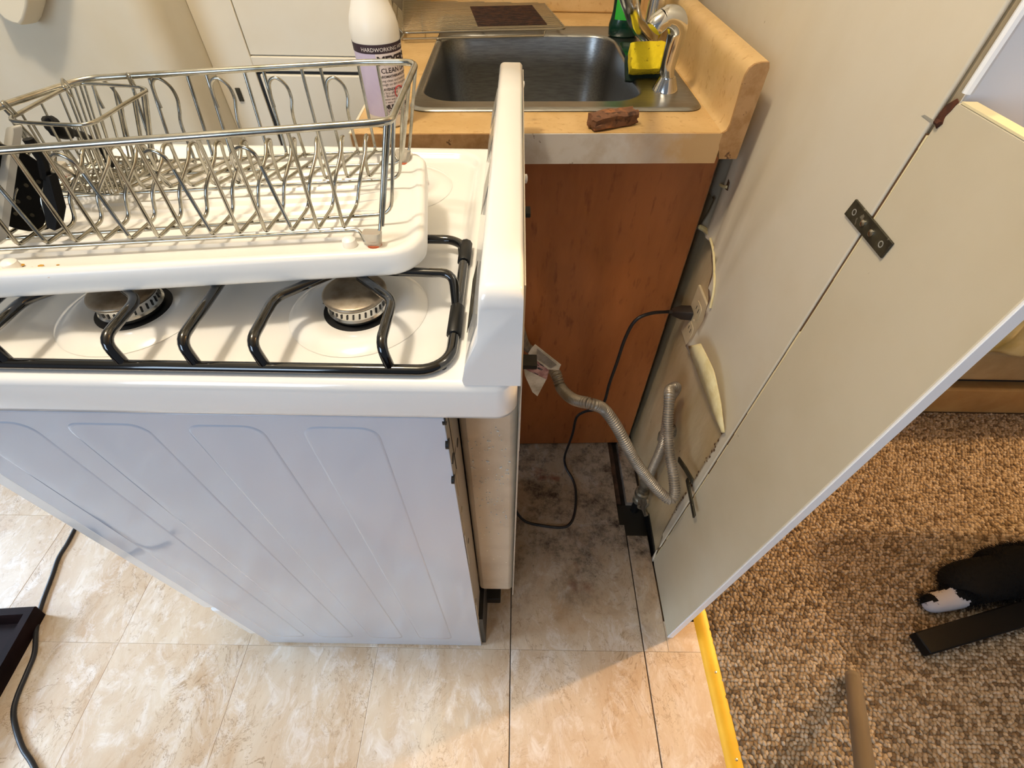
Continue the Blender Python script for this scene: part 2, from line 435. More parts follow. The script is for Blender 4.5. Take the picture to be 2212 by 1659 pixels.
# pale curled lip along the tear
lip = [px(u, v, WX - d) for u, v, d in ((1489, 749, .026), (1497, 775, .025), (1508, 802, .022), (1521, 840, .018), (1534, 872, .014), (1547, 904, .010), (1562, 934, .004))]
lip_out = [px(u, v, WX - d) for u, v, d in ((1512, 742, .028), (1527, 772, .027), (1540, 800, .024), (1549, 838, .020), (1556, 872, .016), (1560, 906, .012), (1564, 934, .006))]
m = MB(); la, lb = cat_rom(lip, 5), cat_rom(lip_out, 5); rg = random.Random(21)
va = [m.b.verts.new(p + V((0, rg.gauss(0, .0008), rg.gauss(0, .0012)))) for p in la]; vm = [m.b.verts.new(p.lerp(q, .5) + V((-.0015, 0, 0))) for p, q in zip(la, lb)]; vb = [m.b.verts.new(q + V((.002, 0, 0))) for q in lb]
for i in range(len(la) - 1):
    m.b.faces.new((va[i], va[i+1], vm[i+1], vm[i])); m.b.faces.new((vm[i], vm[i+1], vb[i+1], vb[i]))
m.done('torn_lip', 'tear_edge', wall, solid=.002, ang=80)
MB().tube(cat_rom([px(1535, 507, .360), px(1524, 497, .356), px(1514, 491, .350), px(1509, 489, .345)], 5), [.0045]*12 + [.004, .0035, .003, .002], 8).done('curled_flap', 'tear_edge', wall)
MB().tube(cat_rom([px(1534, 515, .3585), px(1541, 545, .3585), px(1543, 590, .3585), px(1542, 625, .3585), px(1534, 665, .3585)], 5), .0022, 6).done('tear_edge', 'tear_edge', wall)
# small rip above it
MB().prism([px(1573, 385, .3595), px(1575, 395, .3595), px(1571, 412, .3595), px(1566, 408, .3595)], (.0008, 0, 0)).done('rip', 'crack', wall)
MB().tube(cat_rom([px(1556, 399, .3585), px(1562, 403, .358), px(1570, 404, .3585)], 4), .0025, 6).done('rip_fold', 'tear_edge', wall)

# bare board standing in front of the wall end
BZ = 1.046
bpts = [(.441, .004), (.441, BZ - .022), (.4355, BZ - .018), (.437, BZ - .004), (.430, BZ), (.2683, BZ), (.2683, .004), (.272, 0), (.43, 0)]
board = MB().prism([(WX, y, z) for y, z in bpts], (.012, 0, 0)).done('wall_board', 'board', wall, bevel=.0012)
MB().box(WX, WX + .0125, .2655, .2684, .0, BZ).done('board_end_trim', 'white_trim', wall, bevel=.0007)
MB().box(WX - .0002, WX + .0122, .270, .4285, BZ, BZ + .0016).done('board_top_edge', 'cream_edge', wall)
MB().box(.3662, .374, .4411, .4474, .0, BZ - .03).done('seam_gap', 'crack', wall)
m = MB()
rr = random.Random(3)
z = .02
while z < BZ - .03:                                     # ragged filler along the seam
    h = rr.uniform(.02, .06); m.box(WX + .0002, WX + .004, .4408, .4408 + rr.uniform(.0008, .0030), z, min(z + h, BZ - .03)); z += h
m.done('seam_filler', 'cream_edge', wall)
m = MB()
hp = [px(u, v, WX - .0006) for u, v in ((2067, 213), (2070, 220), (2052, 241), (2040, 252), (2035, 268), (2022, 278), (2017, 262), (2030, 243), (2045, 226))]
MB().prism(hp, (.0008, 0, 0)).done('broken_hole', 'rusty', wall)
MB().tube([px(2029, 268, WX - .002), px(2022, 262, WX - .002)], .0022, 8).done('rusty_nail', 'rusty', wall)
MB().prism([px(u, v, WX - .0004) for u, v in ((1990, 250), (1997, 248), (2018, 261), (2014, 268))], (.0006, 0, 0)).done('paint_smear', 'board_grey', wall)
m = MB(); rr = random.Random(5)
for k in range(26):                                     # crumbs along the lower joint
    f = rr.random(); u = 1562 - f*112 + rr.uniform(-3, 3); v = 935 + f*180 + rr.uniform(-3, 3); q = px(u, v, WX - .001)
    s = rr.uniform(.0006, .002); m.box(q.x, q.x + .0012, q.y - s, q.y + s, q.z - s, q.z + 2*s)
m.done('joint_crumbs', 'crack', wall)['kind'] = 'stuff'
MB().prism([px(u, v, WX + .003) for u, v in ((1335, 962), (1349, 962), (1385, 1098), (1400, 1110), (1412, 1180), (1415, 1225), (1400, 1216), (1376, 1118), (1362, 1092))], (.003, 0, 0)).done('wall_foot_gap', 'black', wall)

# mending plate across the seam
q = [px(u, v, WX - .0026) for u, v in ((1848, 430), (1928, 526), (1902, 558), (1823, 462))]
mp = thing('mending_plate', 'dark metal mending plate with four screw holes across the wall seam', 'bracket', (WX, .44, .925))
MB().prism(q, (.0022, 0, 0)).done('plate', 'dark_steel', mp, bevel=.0005)
cx_ = [q[0].lerp(q[1], f).lerp(q[3].lerp(q[2], f), .5) for f in (.14, .40, .62, .86)]
for k, c in enumerate(cx_):
    if k in (1, 2):
        MB().lathe(c + V((-.0022, 0, 0)), [(.0038, .0024), (.0036, .0008), (.002, -.0002), (.0005, -.0004)], 16, 'X').done('screw', 'screw', mp)
    else:
        MB().lathe(c, [(.0034, .0004), (.0034, -.0003), (.0024, -.0003), (.0022, .0006)], 16, 'X').done('screw_hole', 'board_grey', mp)

# brass strip between tile and carpet
ts = thing('threshold_strip', 'yellow metal threshold strip where tile meets carpet', 'strip', (.449, -.3, 0))
MB().prism([(.4325, -.9, 0), (.440, -.9, .0042), (.457, -.9, .0050), (.466, -.9, .0018), (.466, -.9, 0)], (0, 1.75, 0)).done('strip', 'brass_strip', ts)
for v in (1452, 1641, ):
    c = pz(1546 if v < 1500 else 1591, v, .0048)
    MB().lathe((c.x, c.y, .0045), [(.0028, 0), (.0026, .0008), (.0012, .0012)], 12).done('nail', 'screw', ts)

# ------------------------------------------------------------------ carpet, loop by loop
def carpet():
    rr = random.Random(11); vs, fs, cols = [], [], []
    def add(v, f, c):
        b = len(vs); vs.extend(v); fs.extend([tuple(b + i for i in q) for q in f]); cols.extend([c]*len(v))
    add([(.464, -.9, .0004), (2.6, -.9, .0004), (2.6, 2.0, .0004), (.464, 2.0, .0004)], [(0, 1, 2, 3)], (.16, .115, .075))
    pal = [(.29, .225, .155), (.25, .19, .125), (.335, .27, .20), (.21, .155, .10), (.31, .245, .17), (.39, .325, .25), (.13, .09, .055)]
    def rows(x0, x1, y0, y1, dx, dy, h, n):
        y, row = y0, 0
        while y < y1:
            x = x0 + (dx/2 if row % 2 else 0)
            while x < x1:
                if not (x < .478 and False):
                    cx, cy = x + rr.gauss(0, dx*.16), y + rr.gauss(0, dy*.16)
                    a = rr.gauss(.9, .5); lx, ly = dx*.72*rr.uniform(.85, 1.15), dy*.62*rr.uniform(.85, 1.15); hh = h*rr.uniform(.7, 1.15)
                    c = rr.choice(pal); ca, sa = math.cos(a), math.sin(a); v = []
                    for r, z in ((1, -.3), (.80, .50), (.40, 1.0)):
                        for k in range(n):
                            t = 2*math.pi*k/n; X, Y = lx*r*math.cos(t), ly*r*math.sin(t)
                            v.append((cx + X*ca - Y*sa, cy + X*sa + Y*ca, .0012 + hh*z))
                    f = [(k, (k+1) % n, n + (k+1) % n, n + k) for k in range(n)] + [(n+k, n+(k+1) % n, 2*n+(k+1) % n, 2*n+k) for k in range(n)] + [tuple(range(2*n, 3*n))]
                    add(v, f, c)
                x += dx
            y += dy; row += 1
    rows(.470, 1.95, -.32, .93, .0090, .0072, .0042, 6)
    rows(1.95, 2.6, -.32, 1.0, .022, .018, .0040, 5)
    rows(.51, 1.02, .93, 1.74, .011, .009, .0040, 5)
    me = bpy.data.meshes.new('carpet'); me.from_pydata(vs, [], fs)
    ca = me.color_attributes.new('Col', 'FLOAT_COLOR', 'POINT')
    ca.data.foreach_set('color', [k for c in cols for k in (*c, 1.0)])
    me.polygons.foreach_set('use_smooth', [True]*len(me.polygons))
    me.materials.append(MT['carpet']); o = bpy.data.objects.new('carpet', me); C.objects.link(o)
    o['kind'] = 'stuff'; return tag(o, 'brown looped pile carpet beyond the yellow strip', 'carpet')
carpet()
fr = struct(MB().box(.436, 2.7, -2.2, 2.0, -.045, -.006).done('floor.001', 'subfloor'))

# ------------------------------------------------------------------ other walls, ceiling (mostly out of view; they bounce the light)
struct(MB().box(-3.0, 3.0, -2.4, 2.2, 2.42, 2.46).done('ceiling', 'ceiling_paint'))
struct(MB().box(-.62, .3705, 1.48, 1.56, -.02, 2.42).done('wall_back', 'paint'))
m = MB()
def bulk(z):
    r = .045; P = [V((-1.9, 1.0, z))]
    for k in range(9):
        a = math.radians(-90 + 90*k/8); P.append(V((-.634 - r + r*math.cos(a), 1.0 + r + r*math.sin(a), z)))
    return P + [V((-.634, 1.3, z)), V((-1.9, 1.3, z))]
m.loft([bulk(-.02), bulk(2.42)]); struct(m.done('wall_left', 'plaster', ang=50))
struct(MB().box(-3.06, -3.0, .75, 1.4, -.02, 2.42).done('wall_side', 'paint'))
struct(MB().box(.50, 2.7, 1.75, 1.82, -.02, 2.42).done('wall_living', 'paint'))
# ------------------------------------------------------------------ the range, pulled out from the wall
ZC = .91
st = thing('gas_range', 'white gas range pulled out from the wall', 'stove', (-.27, .45, 0))
Y0, Y1, XB, XF = .243, .655, -.059, -.535
# side panel facing the viewer: sheet with pressed ribs
def side_panel(name, y, face):
    m = MB()
    def P(x, z, d=0): return V((x, y + (-d if face < 0 else d), z))
    sh = .0012
    outline = [P(XB, .002), P(XB, .866), P(XF, .866), P(XF, .002)]
    m.prism(outline, (0, sh*2 if face < 0 else -sh*2, 0))
    o = m.done(name, 'enamel_side_shade', st, bevel=.0006)
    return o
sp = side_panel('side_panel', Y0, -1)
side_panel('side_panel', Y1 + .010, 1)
m = MB()
for x0, x1 in ((-.505, -.435), (-.405, -.330), (-.295, -.225), (-.190, -.120)):   # long pressed ribs
    L = []
    for i, d in ((0, 0.0), (.0012, .0006), (.003, .0007)):
        L.append([V((p.x, Y0 - d, p.y)) for p in rrect(x0 + i, x1 - i, .06 + i, .838 - i, .016, 0, 5)])
    m.loft(L, cap0=False)
m.done('pressed_ribs', 'enamel_side_shade', sp, ang=70)
MB().box(XF, XB, Y0 - .0012, Y0, .853, .855).done('panel_crease', 'enamel_side_shade', sp, bevel=.0005)
# carcass, drawer and door at the front, flange and rear cover
MB().box(XF + .012, XB - .004, Y0 + .004, Y1 + .005, .025, .866).done('carcass', 'flange', st)
MB().box(XF - .028, XF - .002, Y0 + .004, Y1 + .006, .055, .235).done('drawer', 'enamel', st, bevel=.006)
dr = MB().box(XF - .034, XF - .002, Y0 + .004, Y1 + .006, .245, .775).done('oven_door', 'enamel', st, bevel=.007)
MB().box(XF - .0365, XF - .0345, Y0 + .09, Y1 - .08, .36, .62).done('door_glass', 'black_gloss', dr, bevel=.001)
MB().tube(fillet([(XF - .035, Y0 + .05, .735), (XF - .07, Y0 + .05, .735), (XF - .07, Y1 - .04, .735), (XF - .035, Y1 - .04, .735)], .02), .008, 10).done('door_handle', 'enamel', dr)
cp = MB().box(XF - .030, XF - .002, Y0 + .004, Y1 + .006, .785, .866).done('control_panel', 'enamel', st, bevel=.006)
for k in range(4):
    MB().lathe((XF - .030, Y0 + .07 + k*.09, .826), [(.020, 0), (.019, -.018), (.012, -.026), (.002, -.026)], 20, 'X').done('knob', 'black', cp)
fl = MB().box(XB - .003, XB + .0005, Y0 + .002, .302, .012, .868).done('rear_flange', 'flange', st)
for (u, v, r) in ((962, 902, .007), (968, 958, .0055), (977, 990, .006), (987, 956, .0055), (981, 972, .0055), (980, 1035, .005), (1011, 1168, .004), (1027, 1297, .004)):
    c = px(u, v, XB); MB().lathe((XB, c.y, c.z), [(r, -.002), (r, .0009), (r*.9, .0009)], 14, 'X').done('hole', 'black', fl)
m = MB(); zz = .84
for z0, z1, yy in ((.845, .872, .250), (.775, .842, .262), (.70, .745, .253), (.60, .66, .252), (.50, .60, .249), (.18, .30, .249)):
    MB().box(XB, XB + .0016, yy - .004, yy + .004, z0, z1).done('flange_tab', 'stove_rear', fl)
MB().box(XB + .0004, XB + .0010, .258, .2605, .70, .868).done('flange_slot', 'black', fl)
rc = MB().box(XB + .001, .0075, .298, .618, .212, .872).done('rear_cover', 'stove_rear', st, bevel=.009, seg=3)
MB().box(.0072, .0092, .292, .625, .205, .90).done('cover_lip', 'flange', rc)
m = MB(); rr = random.Random(2)
for k in range(120):                                     # lint caught on the cover
    x, z = rr.uniform(-.05, -.002), rr.gauss(.66, .09); s = rr.uniform(.0003, .0009)
    if .25 < z < .86: m.box(x, x + s*rr.uniform(1, 3), .2968, .2978, z, z + s)
m.done('lint', 'tray', rc)['kind'] = 'stuff'
for x, y in ((-.040, .350), (-.040, .60), (-.49, .29), (-.49, .60)):
    f = MB().box(x - .019, x + .021, y - .016, y + .018, 0, .030).done('foot', 'black', st, bevel=.002)
MB().box(-.0595, -.050, .250, .345, .0, .19).done('kick_plate', 'black', st)
# cooktop: rounded slab with a sunken well
CX0, CX1, CY0, CY1 = -.572, .0055, .2315, .664
def ck(i, z, r): return rrect(CX0 + i, CX1 - i, CY0 + i, CY1 - i, r, z, 8)
def wl(i, z, r): return rrect(-.545 + i, -.044 - i, .2475 + i, .650 - i, r, z, 8)
m = MB()
m.loft([ck(.004, .866, .016), ck(.0012, .868, .018), ck(0, .873, .019), ck(0, .902, .019), ck(.0012, .9065, .018), ck(.0040, .9092, .016), ck(.0075, .91, .014),
        wl(-.002, .91, .040), wl(.001, .9094, .038), wl(.004, .9072, .036), wl(.0065, .9035, .034), wl(.011, .9015, .031), wl(.016, .9012, .028)])
ct = m.done('cooktop', 'enamel', st, ang=60)
MB().prism([py(u, v, Y0 - .002) for u, v in ((372, 887), (400, 886), (430, 888), (418, 893), (398, 890))], (0, .0006, 0)).done('paint_chip', 'black', ct)
WZ = .9012
def burner(c):
    x, y = c
    b = MB().lathe((x, y, WZ), [(.062, .0003), (.058, .0026), (.050, .0046), (.046, .0050), (.040, .0042), (.034, .0018), (.0315, .0012)], 48, cap0=False, cap1=False).done('burner_bowl', 'enamel', st, ang=70)
    MB().lathe((x, y, WZ), [(.0315, .0005), (.0315, .0016), (.028, .0012), (.010, .001)], 40).done('burner_opening', 'black', b)
    MB().box(x - .038, x - .024, y + .004, y + .020, WZ + .001, WZ + .0022).done('igniter_slot', 'black', b, bevel=.003)
    h = MB().lathe((x, y, WZ), [(.021, 0), (.0250, .002), (.0262, .004), (.0268, .006), (.0252, .0075), (.0250, .0150), (.0268, .0160), (.0268, .0172), (.020, .0176)], 44).done('burner_head', 'burner_head', st, ang=30)
    m = MB()
    for k in range(30):
        a = 2*math.pi*k/30; t = .0024; r = .0252
        p = [V((x + r*math.cos(a + d), y + r*math.sin(a + d), WZ + z)) for d, z in ((-.045, .009), (.02, .009), (.065, .0140), (.0, .0140))]
        n = V((math.cos(a), math.sin(a), 0))*.0004; m.b.faces.new([m.b.verts.new(q + n) for q in p])
    m.done('burner_ports', 'black', h)
    MB().lathe((x, y, WZ), [(.0268, .0176), (.0280, .0188), (.0278, .0204), (.0258, .0214), (.012, .0222), (.002, .0223)], 44).done('burner_cap', 'burner_cap', h, ang=60)
BR = [(-.1405, .330), (-.344, .326)]
for c in BR: burner(c)
for c in ((-.1405, .565), (-.344, .565)): burner(c)
# backguard: slim console with a leaning face and rounded near corner
def bg_loop(y, top, drop=0):
    xb = .0065
    f0 = V((-.037, y, ZC - .001)); 
    pts = [V((xb, y, ZC - .001)), V((xb, y, top - .003)), V((xb - .003, y, top))]
    for k in range(5):
        a = math.radians(90 + 80*k/4); pts.append(V((-.0165 + .006*math.cos(a) , y, top - .006 + .006*math.sin(a))))
    pts += [V((-.0245, y, top - .030)), V((-.035, y, ZC + .020)), V((-.038, y, ZC + .004)), f0]
    return pts
m = MB()
ys = [(.2335, .985), (.2345, .9925), (.2375, .9975), (.243, 1.0)] + [(.30, 1.0), (.45, 1.0), (.60, 1.0), (.700, 1.0), (.706, .998), (.709, .990)]
m.loft([bg_loop(y, t) for y, t in ys])
bgd = m.done('backguard', 'enamel', st, ang=50)
def bgface(y, z, d=.0006):
    t = (z - (ZC + .020))/(.97 - (ZC + .020)); return V((-.035 + t*.0105 - d, y, z))
MB().prism([bgface(.275, .925), bgface(.345, .925), bgface(.345, .945), bgface(.275, .945)], (.0004, 0, 0)).done('vent_mesh', 'dark_steel', bgd)
for y in (.44, .56, .66):
    MB().prism([bgface(y, .935), bgface(y + .06, .935), bgface(y + .06, .965), bgface(y, .965)], (.0004, 0, 0)).done('panel_slot', 'board_grey', bgd)
MB().prism([V((.0068, .245, .80)), V((.0068, .69, .80)), V((.0068, .69, .995)), V((.0068, .245, .995))], (.0012, 0, 0)).done('back_sheet', 'flange', bgd)
for u, v, y in ((1131, 182, .66), (1135, 375, .50)):
    c = px(u - 2, v, .0080); MB().lathe((.008, c.y, min(c.z, .985)), [(.004, 0), (.004, .0022), (.002, .003)], 10, 'X').done('back_screw', 'enamel', bgd)
for (u0, v0, u1, v1, xx) in ((1132, 446, 1146, 470, .016), (1131, 768, 1160, 796, .024)):
    a = px(u1, v0, xx); b = px(u1, v1, xx); ym = max(.30, min(a.y, b.y))
    MB().box(.0080, xx, (a.y + b.y)/2 - .008, (a.y + b.y)/2 + .008, min(a.z, b.z), max(a.z, b.z)).done('spacer_block', 'rubber', st, bevel=.001)

# ------------------------------------------------------------------ cast grate over the near burners
gr = thing('burner_grate', 'black enamelled wire grate over the two near burners', 'grate', (-.27, .345, .91))
R = .0041
fz = .9150
def T(path, name='bar', rad=R, n=10, r=.010, k=5):
    return MB().tube(fillet(path, r, k), rad, n).done(name, 'black_gloss', gr, ang=70)
G0, G1, GY0, GY1 = -.455, pz(985, 690, fz).x, pz(500, 793, fz).y, pz(950, 517, fz).y
MB().tube(rrect(G0, G1, GY0, GY1, .024, fz, 8), .0046, 12, closed=True).done('frame', 'black_gloss', gr, ang=70)
fzt = .938
def finger(x, y2, tip, name='finger'):
    T([(x + .004, GY0 + .001, fz + .001), (x, GY0 + .004, fzt), (x, y2, fzt), (tip[0], tip[1], fzt)], name)
finger(-.098, .298, (-.131, .328))
finger(-.194, .299, (-.158, .331))
finger(-.303, .294, (-.329, .313))
finger(-.392, .291, (-.362, .318))
T([(-.243, GY0 + .001, fz), (-.246, GY0 + .004, fzt), (-.246, GY1 - .004, fzt), (-.243, GY1 - .001, fz)], 'centre_bar')
T([(G1 - .001, .318, fz), (G1 - .004, .337, fzt - .001), (-.128, .338, fzt)], 'finger')
T([(-.246, .338, fzt), (-.158, .337, fzt)], 'finger')
T([(-.246, .338, fzt), (-.322, .334, fzt)], 'finger')
T([(G0 + .001, .318, fz), (G0 + .004, .337, fzt - .001), (-.368, .336, fzt)], 'finger')
for x, tx in ((-.098, -.128), (-.194, -.160), (-.303, -.326), (-.392, -.36)):
    T([(x, GY1 - .001, fz), (x, GY1 - .004, fzt), (x, .385, fzt), (tx, .356, fzt)], 'finger')
for y0, y1 in ((.282, .318), (.385, .418)):
    MB().tube([(G1, y0, fz), (G1, y0 + .001, fz), (G1, y1 - .001, fz), (G1, y1, fz)], [.0058, .0064, .0064, .0058], 10).done('sleeve', 'black', gr)
for x, y in ((G1 - .006, GY0 + .008), (G1 - .006, GY1 - .008), (G0 + .006, GY0 + .008), (G0 + .006, GY1 - .008)):
    MB().lathe((x, y, .9012), [(.003, 0), (.003, .012)], 10).done('foot', 'black', gr)

# ------------------------------------------------------------------ drainboard on the grate
ta = math.radians(7.2)
def TL(x, y, z): return V((-.072 + x*math.cos(ta) - y*math.sin(ta), .3265 + x*math.sin(ta) + y*math.cos(ta), z))
TW, TD = .43, .196
def tr(i, z, r=.032): return [TL(p.x, p.y, z) for p in rrect(-TW + i, -i, i, TD - i, max(.004, r - i*.6), 0, 8)]
db = thing('drainboard', 'white plastic drainboard with an ochre stain under the dish rack', 'tray', TL(-TW/2, TD/2, .94))
m = MB(); m.loft([tr(.012, .9405), tr(.004, .9420), tr(.001, .9455), tr(0, .950), tr(.0004, .962), tr(.0022, .9650), tr(.005, .9657), tr(.009, .9648), tr(.013, .9615), tr(.017, .9595), tr(.030, .9590)])
dbs = m.done('tray_shell', 'tray', db, ang=60)
m = MB()
for k in range(9):                                       # low drain ribs
    y = .036 + k*.0155
    m.loft([[TL(-.40, y - .003, .9588), TL(-.40, y + .003, .9588), TL(-.40, y, .9608)], [TL(-.065, y - .003, .9588), TL(-.065, y + .003, .9588), TL(-.065, y, .9608)]])
    m.tube([TL(-.065, y, .9592), TL(-.045, y + (.004 if k > 3 else -.002), .9590)], [.0016, .0004], 6)
m.done('drain_ribs', 'tray', db, ang=60)
for u, v in ((28, 578), (756, 528)):
    c = pz(u, v, .9602); MB().lathe((c.x, c.y, .959), [(.006, 0), (.0055, .006), (.003, .008), (.0005, .0082)], 16).done('stop_peg', 'tray', db)
m = MB(); rr = random.Random(8)
for k in range(60):
    u, v = rr.gauss(95, 28), rr.gauss(583, 6)
    c = pz(u, v, .9606); s = rr.uniform(.0006, .0022)
    m.prism([(c.x + s*math.cos(a)*1.6, c.y + s*math.sin(a), .9594 + .0009*(1 + .2*k/60)) for a in (0, 1, 2, 3, 4, 5)], (0, 0, .0002))
MT['ochre'] = M('ochre', '#C79A3A', .8, var='#A8741C', vscale=60)
m.done('ochre_stain', 'ochre', db)['kind'] = 'stuff'
# ------------------------------------------------------------------ dish rack
ZR = .970
def line(a, b): 
    return lambda x: a.y + (b.y - a.y)*(x - a.x)/(b.x - a.x)
yN = line(pz(0, 535, ZR), pz(750, 495, ZR)); y2 = line(pz(0, 512, ZR), pz(826, 460, ZR)); y3 = line(pz(134, 421, ZR), pz(847, 384, ZR))
y4 = line(pz(424, 370, ZR), pz(854, 350, ZR)); y5 = line(pz(424, 341, ZR), pz(847, 322, ZR))
def zrim(x): return 1.050 + .040*(x + .10)
yRN = line(pz(0, 325, 1.040), pz(790, 266, 1.050)); yRB = line(pz(500, 148, 1.0435), pz(870, 130, 1.050))
X0 = pz(744, 495, ZR).x; X12 = pz(37, 537, ZR).x
def XI(i): return X0 + (X12 - X0)*i/12
rk = thing('dish_rack', 'chrome wire dish rack standing in the white drainboard', 'rack', (-.27, .42, .96))
wr, rr_ = .0015, .0027
# rim
c1, c2, c3 = pz(838, 252, 1.050), pz(893, 141, 1.050), pz(878, 129, 1.050)
xl = -.462
rim = fillet([(-.10, yRN(-.10), zrim(-.10)), (c1.x + .004, yRN(c1.x + .004) + .002, 1.0505), (c2.x + .002, c2.y + .008, 1.0505), (-.14, yRB(-.14), zrim(-.14)),
              tuple(pz(182, 170, 1.039)), (xl, yRN(xl), zrim(xl)), (-.40, yRN(-.40), zrim(-.40))], .016, 6, True)
MB().tube(rim, rr_, 12, closed=True).done('rim', 'wire', rk, ang=70)
# long rails; their right ends bend up to the rim
xr = pz(826, 460, ZR).x
def W(path, name, r=wr, n=8): return MB().tube(path, r, n).done(name, 'wire', rk, ang=70)
def rail(yf, xe, up, xs=-.452):
    p = [(xs - .012, yf(xs) - .002, ZR + .055), (xs, yf(xs), ZR - wr), (xe, yf(xe), ZR - wr), up]
    W(fillet(p, .012, 5), 'rail')
def rimpt(f): 
    a, b = c1, V((c2.x + .002, c2.y + .006, 1.05)); q = a.lerp(b, f); return (q.x + .002, q.y, 1.0505)
rail(y2, pz(845, 459, ZR).x, rimpt(.10)); rail(y3, pz(863, 383, ZR).x, rimpt(.40)); rail(y4, pz(868, 349, ZR).x, rimpt(.62))
# near and far rails dip into the feet
fN = pz(806, 512, .966); fB = pz(872, 336, .966)
def edge_rail(yf, f, up, s):
    xs = -.452
    W(fillet([(xs - .012, yf(xs) - .002, ZR + .055), (xs, yf(xs), ZR - wr), (f.x - .012, yf(f.x - .012), ZR - wr), (f.x - .007, f.y - s*.002, ZR - .009), (f.x + .003, f.y - s*.002, ZR - .009), (f.x + .007, f.y + s*.003, ZR + .004), up], .004, 4), 'rail')
edge_rail(yN, fN, (c1.x - .001, c1.y - .004, 1.0495), 1)
edge_rail(y5, fB, rimpt(.86), 1)
MB().tube([V((fN.x + .0085, fN.y + .004, ZR + .004)), V((c1.x + .0015, c1.y - .001, 1.0495))], wr, 8).done('corner_post', 'wire', rk)
def foot(f):
    a = MB().loft([[V((f.x + p.x, f.y + p.y - .001, z)) for p in rrect(-k, k, -.0045, .0045, .003, 0, 4)] for z, k in ((.9592, .0058), (.9606, .0062), (ZR, .0080), (ZR + .0015, .0076))]).done('foot', 'foot_clear', rk)
    MB().lathe((f.x, f.y - .001, .9592), [(.0062, 0), (.0062, .0016)], 16).done('rusty_ring', 'rust', a)
foot(fN); foot(fB)
for x in (-.452,):
    for yf in (yN, y5): foot(V((x, yf(x), .966)))
def s2(i, k): return V(k)
L0 = [(563, 357, 1.021), (550, 333, 1.030), (535, 321, 1.034), (518, 318, 1.0345), (504, 328, 1.030), (501, 345, 1.018), (522, 394, ZR + .001)]
L0 = [pz(*p) for p in L0]
for i in range(0, 15):
    x = XI(i)
    if x < -.455: break
    A = V((x, yN(x), ZR + .001)); yb = y2(x) + .016; x3 = X0 + .0015 + (x - X0)*.965; xb = X0 + .0119 + (x - X0)*.852; xt = (x + x3)/2 + .011
    hump = [A, V((x + .002, yb, ZR + .001)), V((x + .0085, yb + .003, .992)), V((xt + .001, y3(x) - .027, 1.008)), V((xt, y3(x) - .018, 1.0155)), V((xt - .001, y3(x) - .006, 1.0130)), V((x3 + .001, y3(x) - .0005, .998)), V((x3, y3(x), ZR + .001)), V((xb, y5(x) - .001, ZR + .001))]
    if i % 3 == 2:                                   # tall near loop; cup hook at the back
        sh = V((x - XI(2), 0, 0)); dy = yN(x) - yN(XI(2))
        d = V((0, dy, 0)); near = [p + sh + d for p in L0][::-1]
        near = fillet(near[:1], .0) + cat_rom(near, 5)
        W([*near, *fillet([near[-1], A, V((x, yb, ZR + .001))], .004, 4)][0:-1] + fillet(hump, .0075, 5)[1:-1] + [V((xb, y5(x), ZR + .001))], 'loop_wire')
        s = V((xb, y5(x) + .001, ZR)); yt = yRB(x) - .008
        hk = [s + V((0, -.004, .001)), s, V((xb, (s.y + yt)/2, 1.000)), V((xb + .0015, yt, 1.012)), V((xb + .0035, yt + .002, 1.022)), V((xb + .002, yt + .002, 1.032)), V((xb - .005, yt + .002, 1.0380)), V((xb - .0125, yt + .002, 1.0345)), V((xb - .0150, yt + .001, 1.024)), V((xb - .0150, yt, 1.014))]
        W(cat_rom(hk, 5), 'cup_hook')
    else:
        xa = x; W([V((xa, yRN(xa), zrim(xa)))] + fillet([V((xa, yRN(xa) + .0005, zrim(xa) - .001)), A, V((x, yb, ZR + .001))], .004, 4)[:-1] + fillet(hump, .0075, 5)[1:-1]
          + fillet([V((xb, y5(x) - .006, ZR + .001)), V((xb, y5(x) + .002, ZR + .001)), V((xb, yRB(xb), zrim(xb)))], .005, 5), 'cross_wire')

# ------------------------------------------------------------------ cutlery basket hooked inside the far left corner
ring_px = [(25, 255), (36, 263), (108, 268), (163, 270), (190, 268), (217, 257), (262, 229), (308, 202), (316, 196), (310, 191), (289, 187), (199, 181), (172, 181), (150, 188), (127, 198), (45, 243)]
ring = cat_rom([pz(u, v, 1.037) for u, v in ring_px], 6, True)
cb = thing('cutlery_basket', 'small wire cutlery basket hooked in the far left corner of the dish rack', 'basket', (-.36, .41, .975))
MB().tube(ring, .0016, 8, closed=True).done('rim', 'wire', cb, ang=70)
cen = sum(ring, V())/len(ring)
lowc = pz(236, 372, .978)
low = [V((lowc.x + (p.x - cen.x)*.84, lowc.y + (p.y - cen.y)*.80, .976)) for p in ring]
MB().tube(low, .0013, 8, closed=True).done('bottom_ring', 'wire', cb, ang=70)
N = len(ring)
for k in range(0, N, 3):
    MB().tube([ring[k], ring[k].lerp(low[k], .5), low[k]], .0009, 6).done('upright', 'wire', cb, ang=70)
import itertools
def inside(x, y):
    c = False
    for a, b in zip(low, low[1:] + low[:1]):
        if (a.y > y) != (b.y > y) and x < (b.x - a.x)*(y - a.y)/(b.y - a.y) + a.x: c = not c
    return c
for k in range(14):                                      # wavy wires of the basket floor
    f = (k + .5)/14; x0 = min(p.x for p in low); x1 = max(p.x for p in low); ya = min(p.y for p in low); yb_ = max(p.y for p in low)
    x = x0 + (x1 - x0)*f; pts = []
    for j in range(60):
        y = ya + (yb_ - ya)*j/59; xx = x + .0018*math.sin(j*.9)
        if inside(xx, y): pts.append(V((xx, y, .9765 + .001*math.cos(j*.9))))
    if len(pts) > 3: MB().tube(pts, .0008, 5).done('floor_wire', 'wire', cb, ang=70)
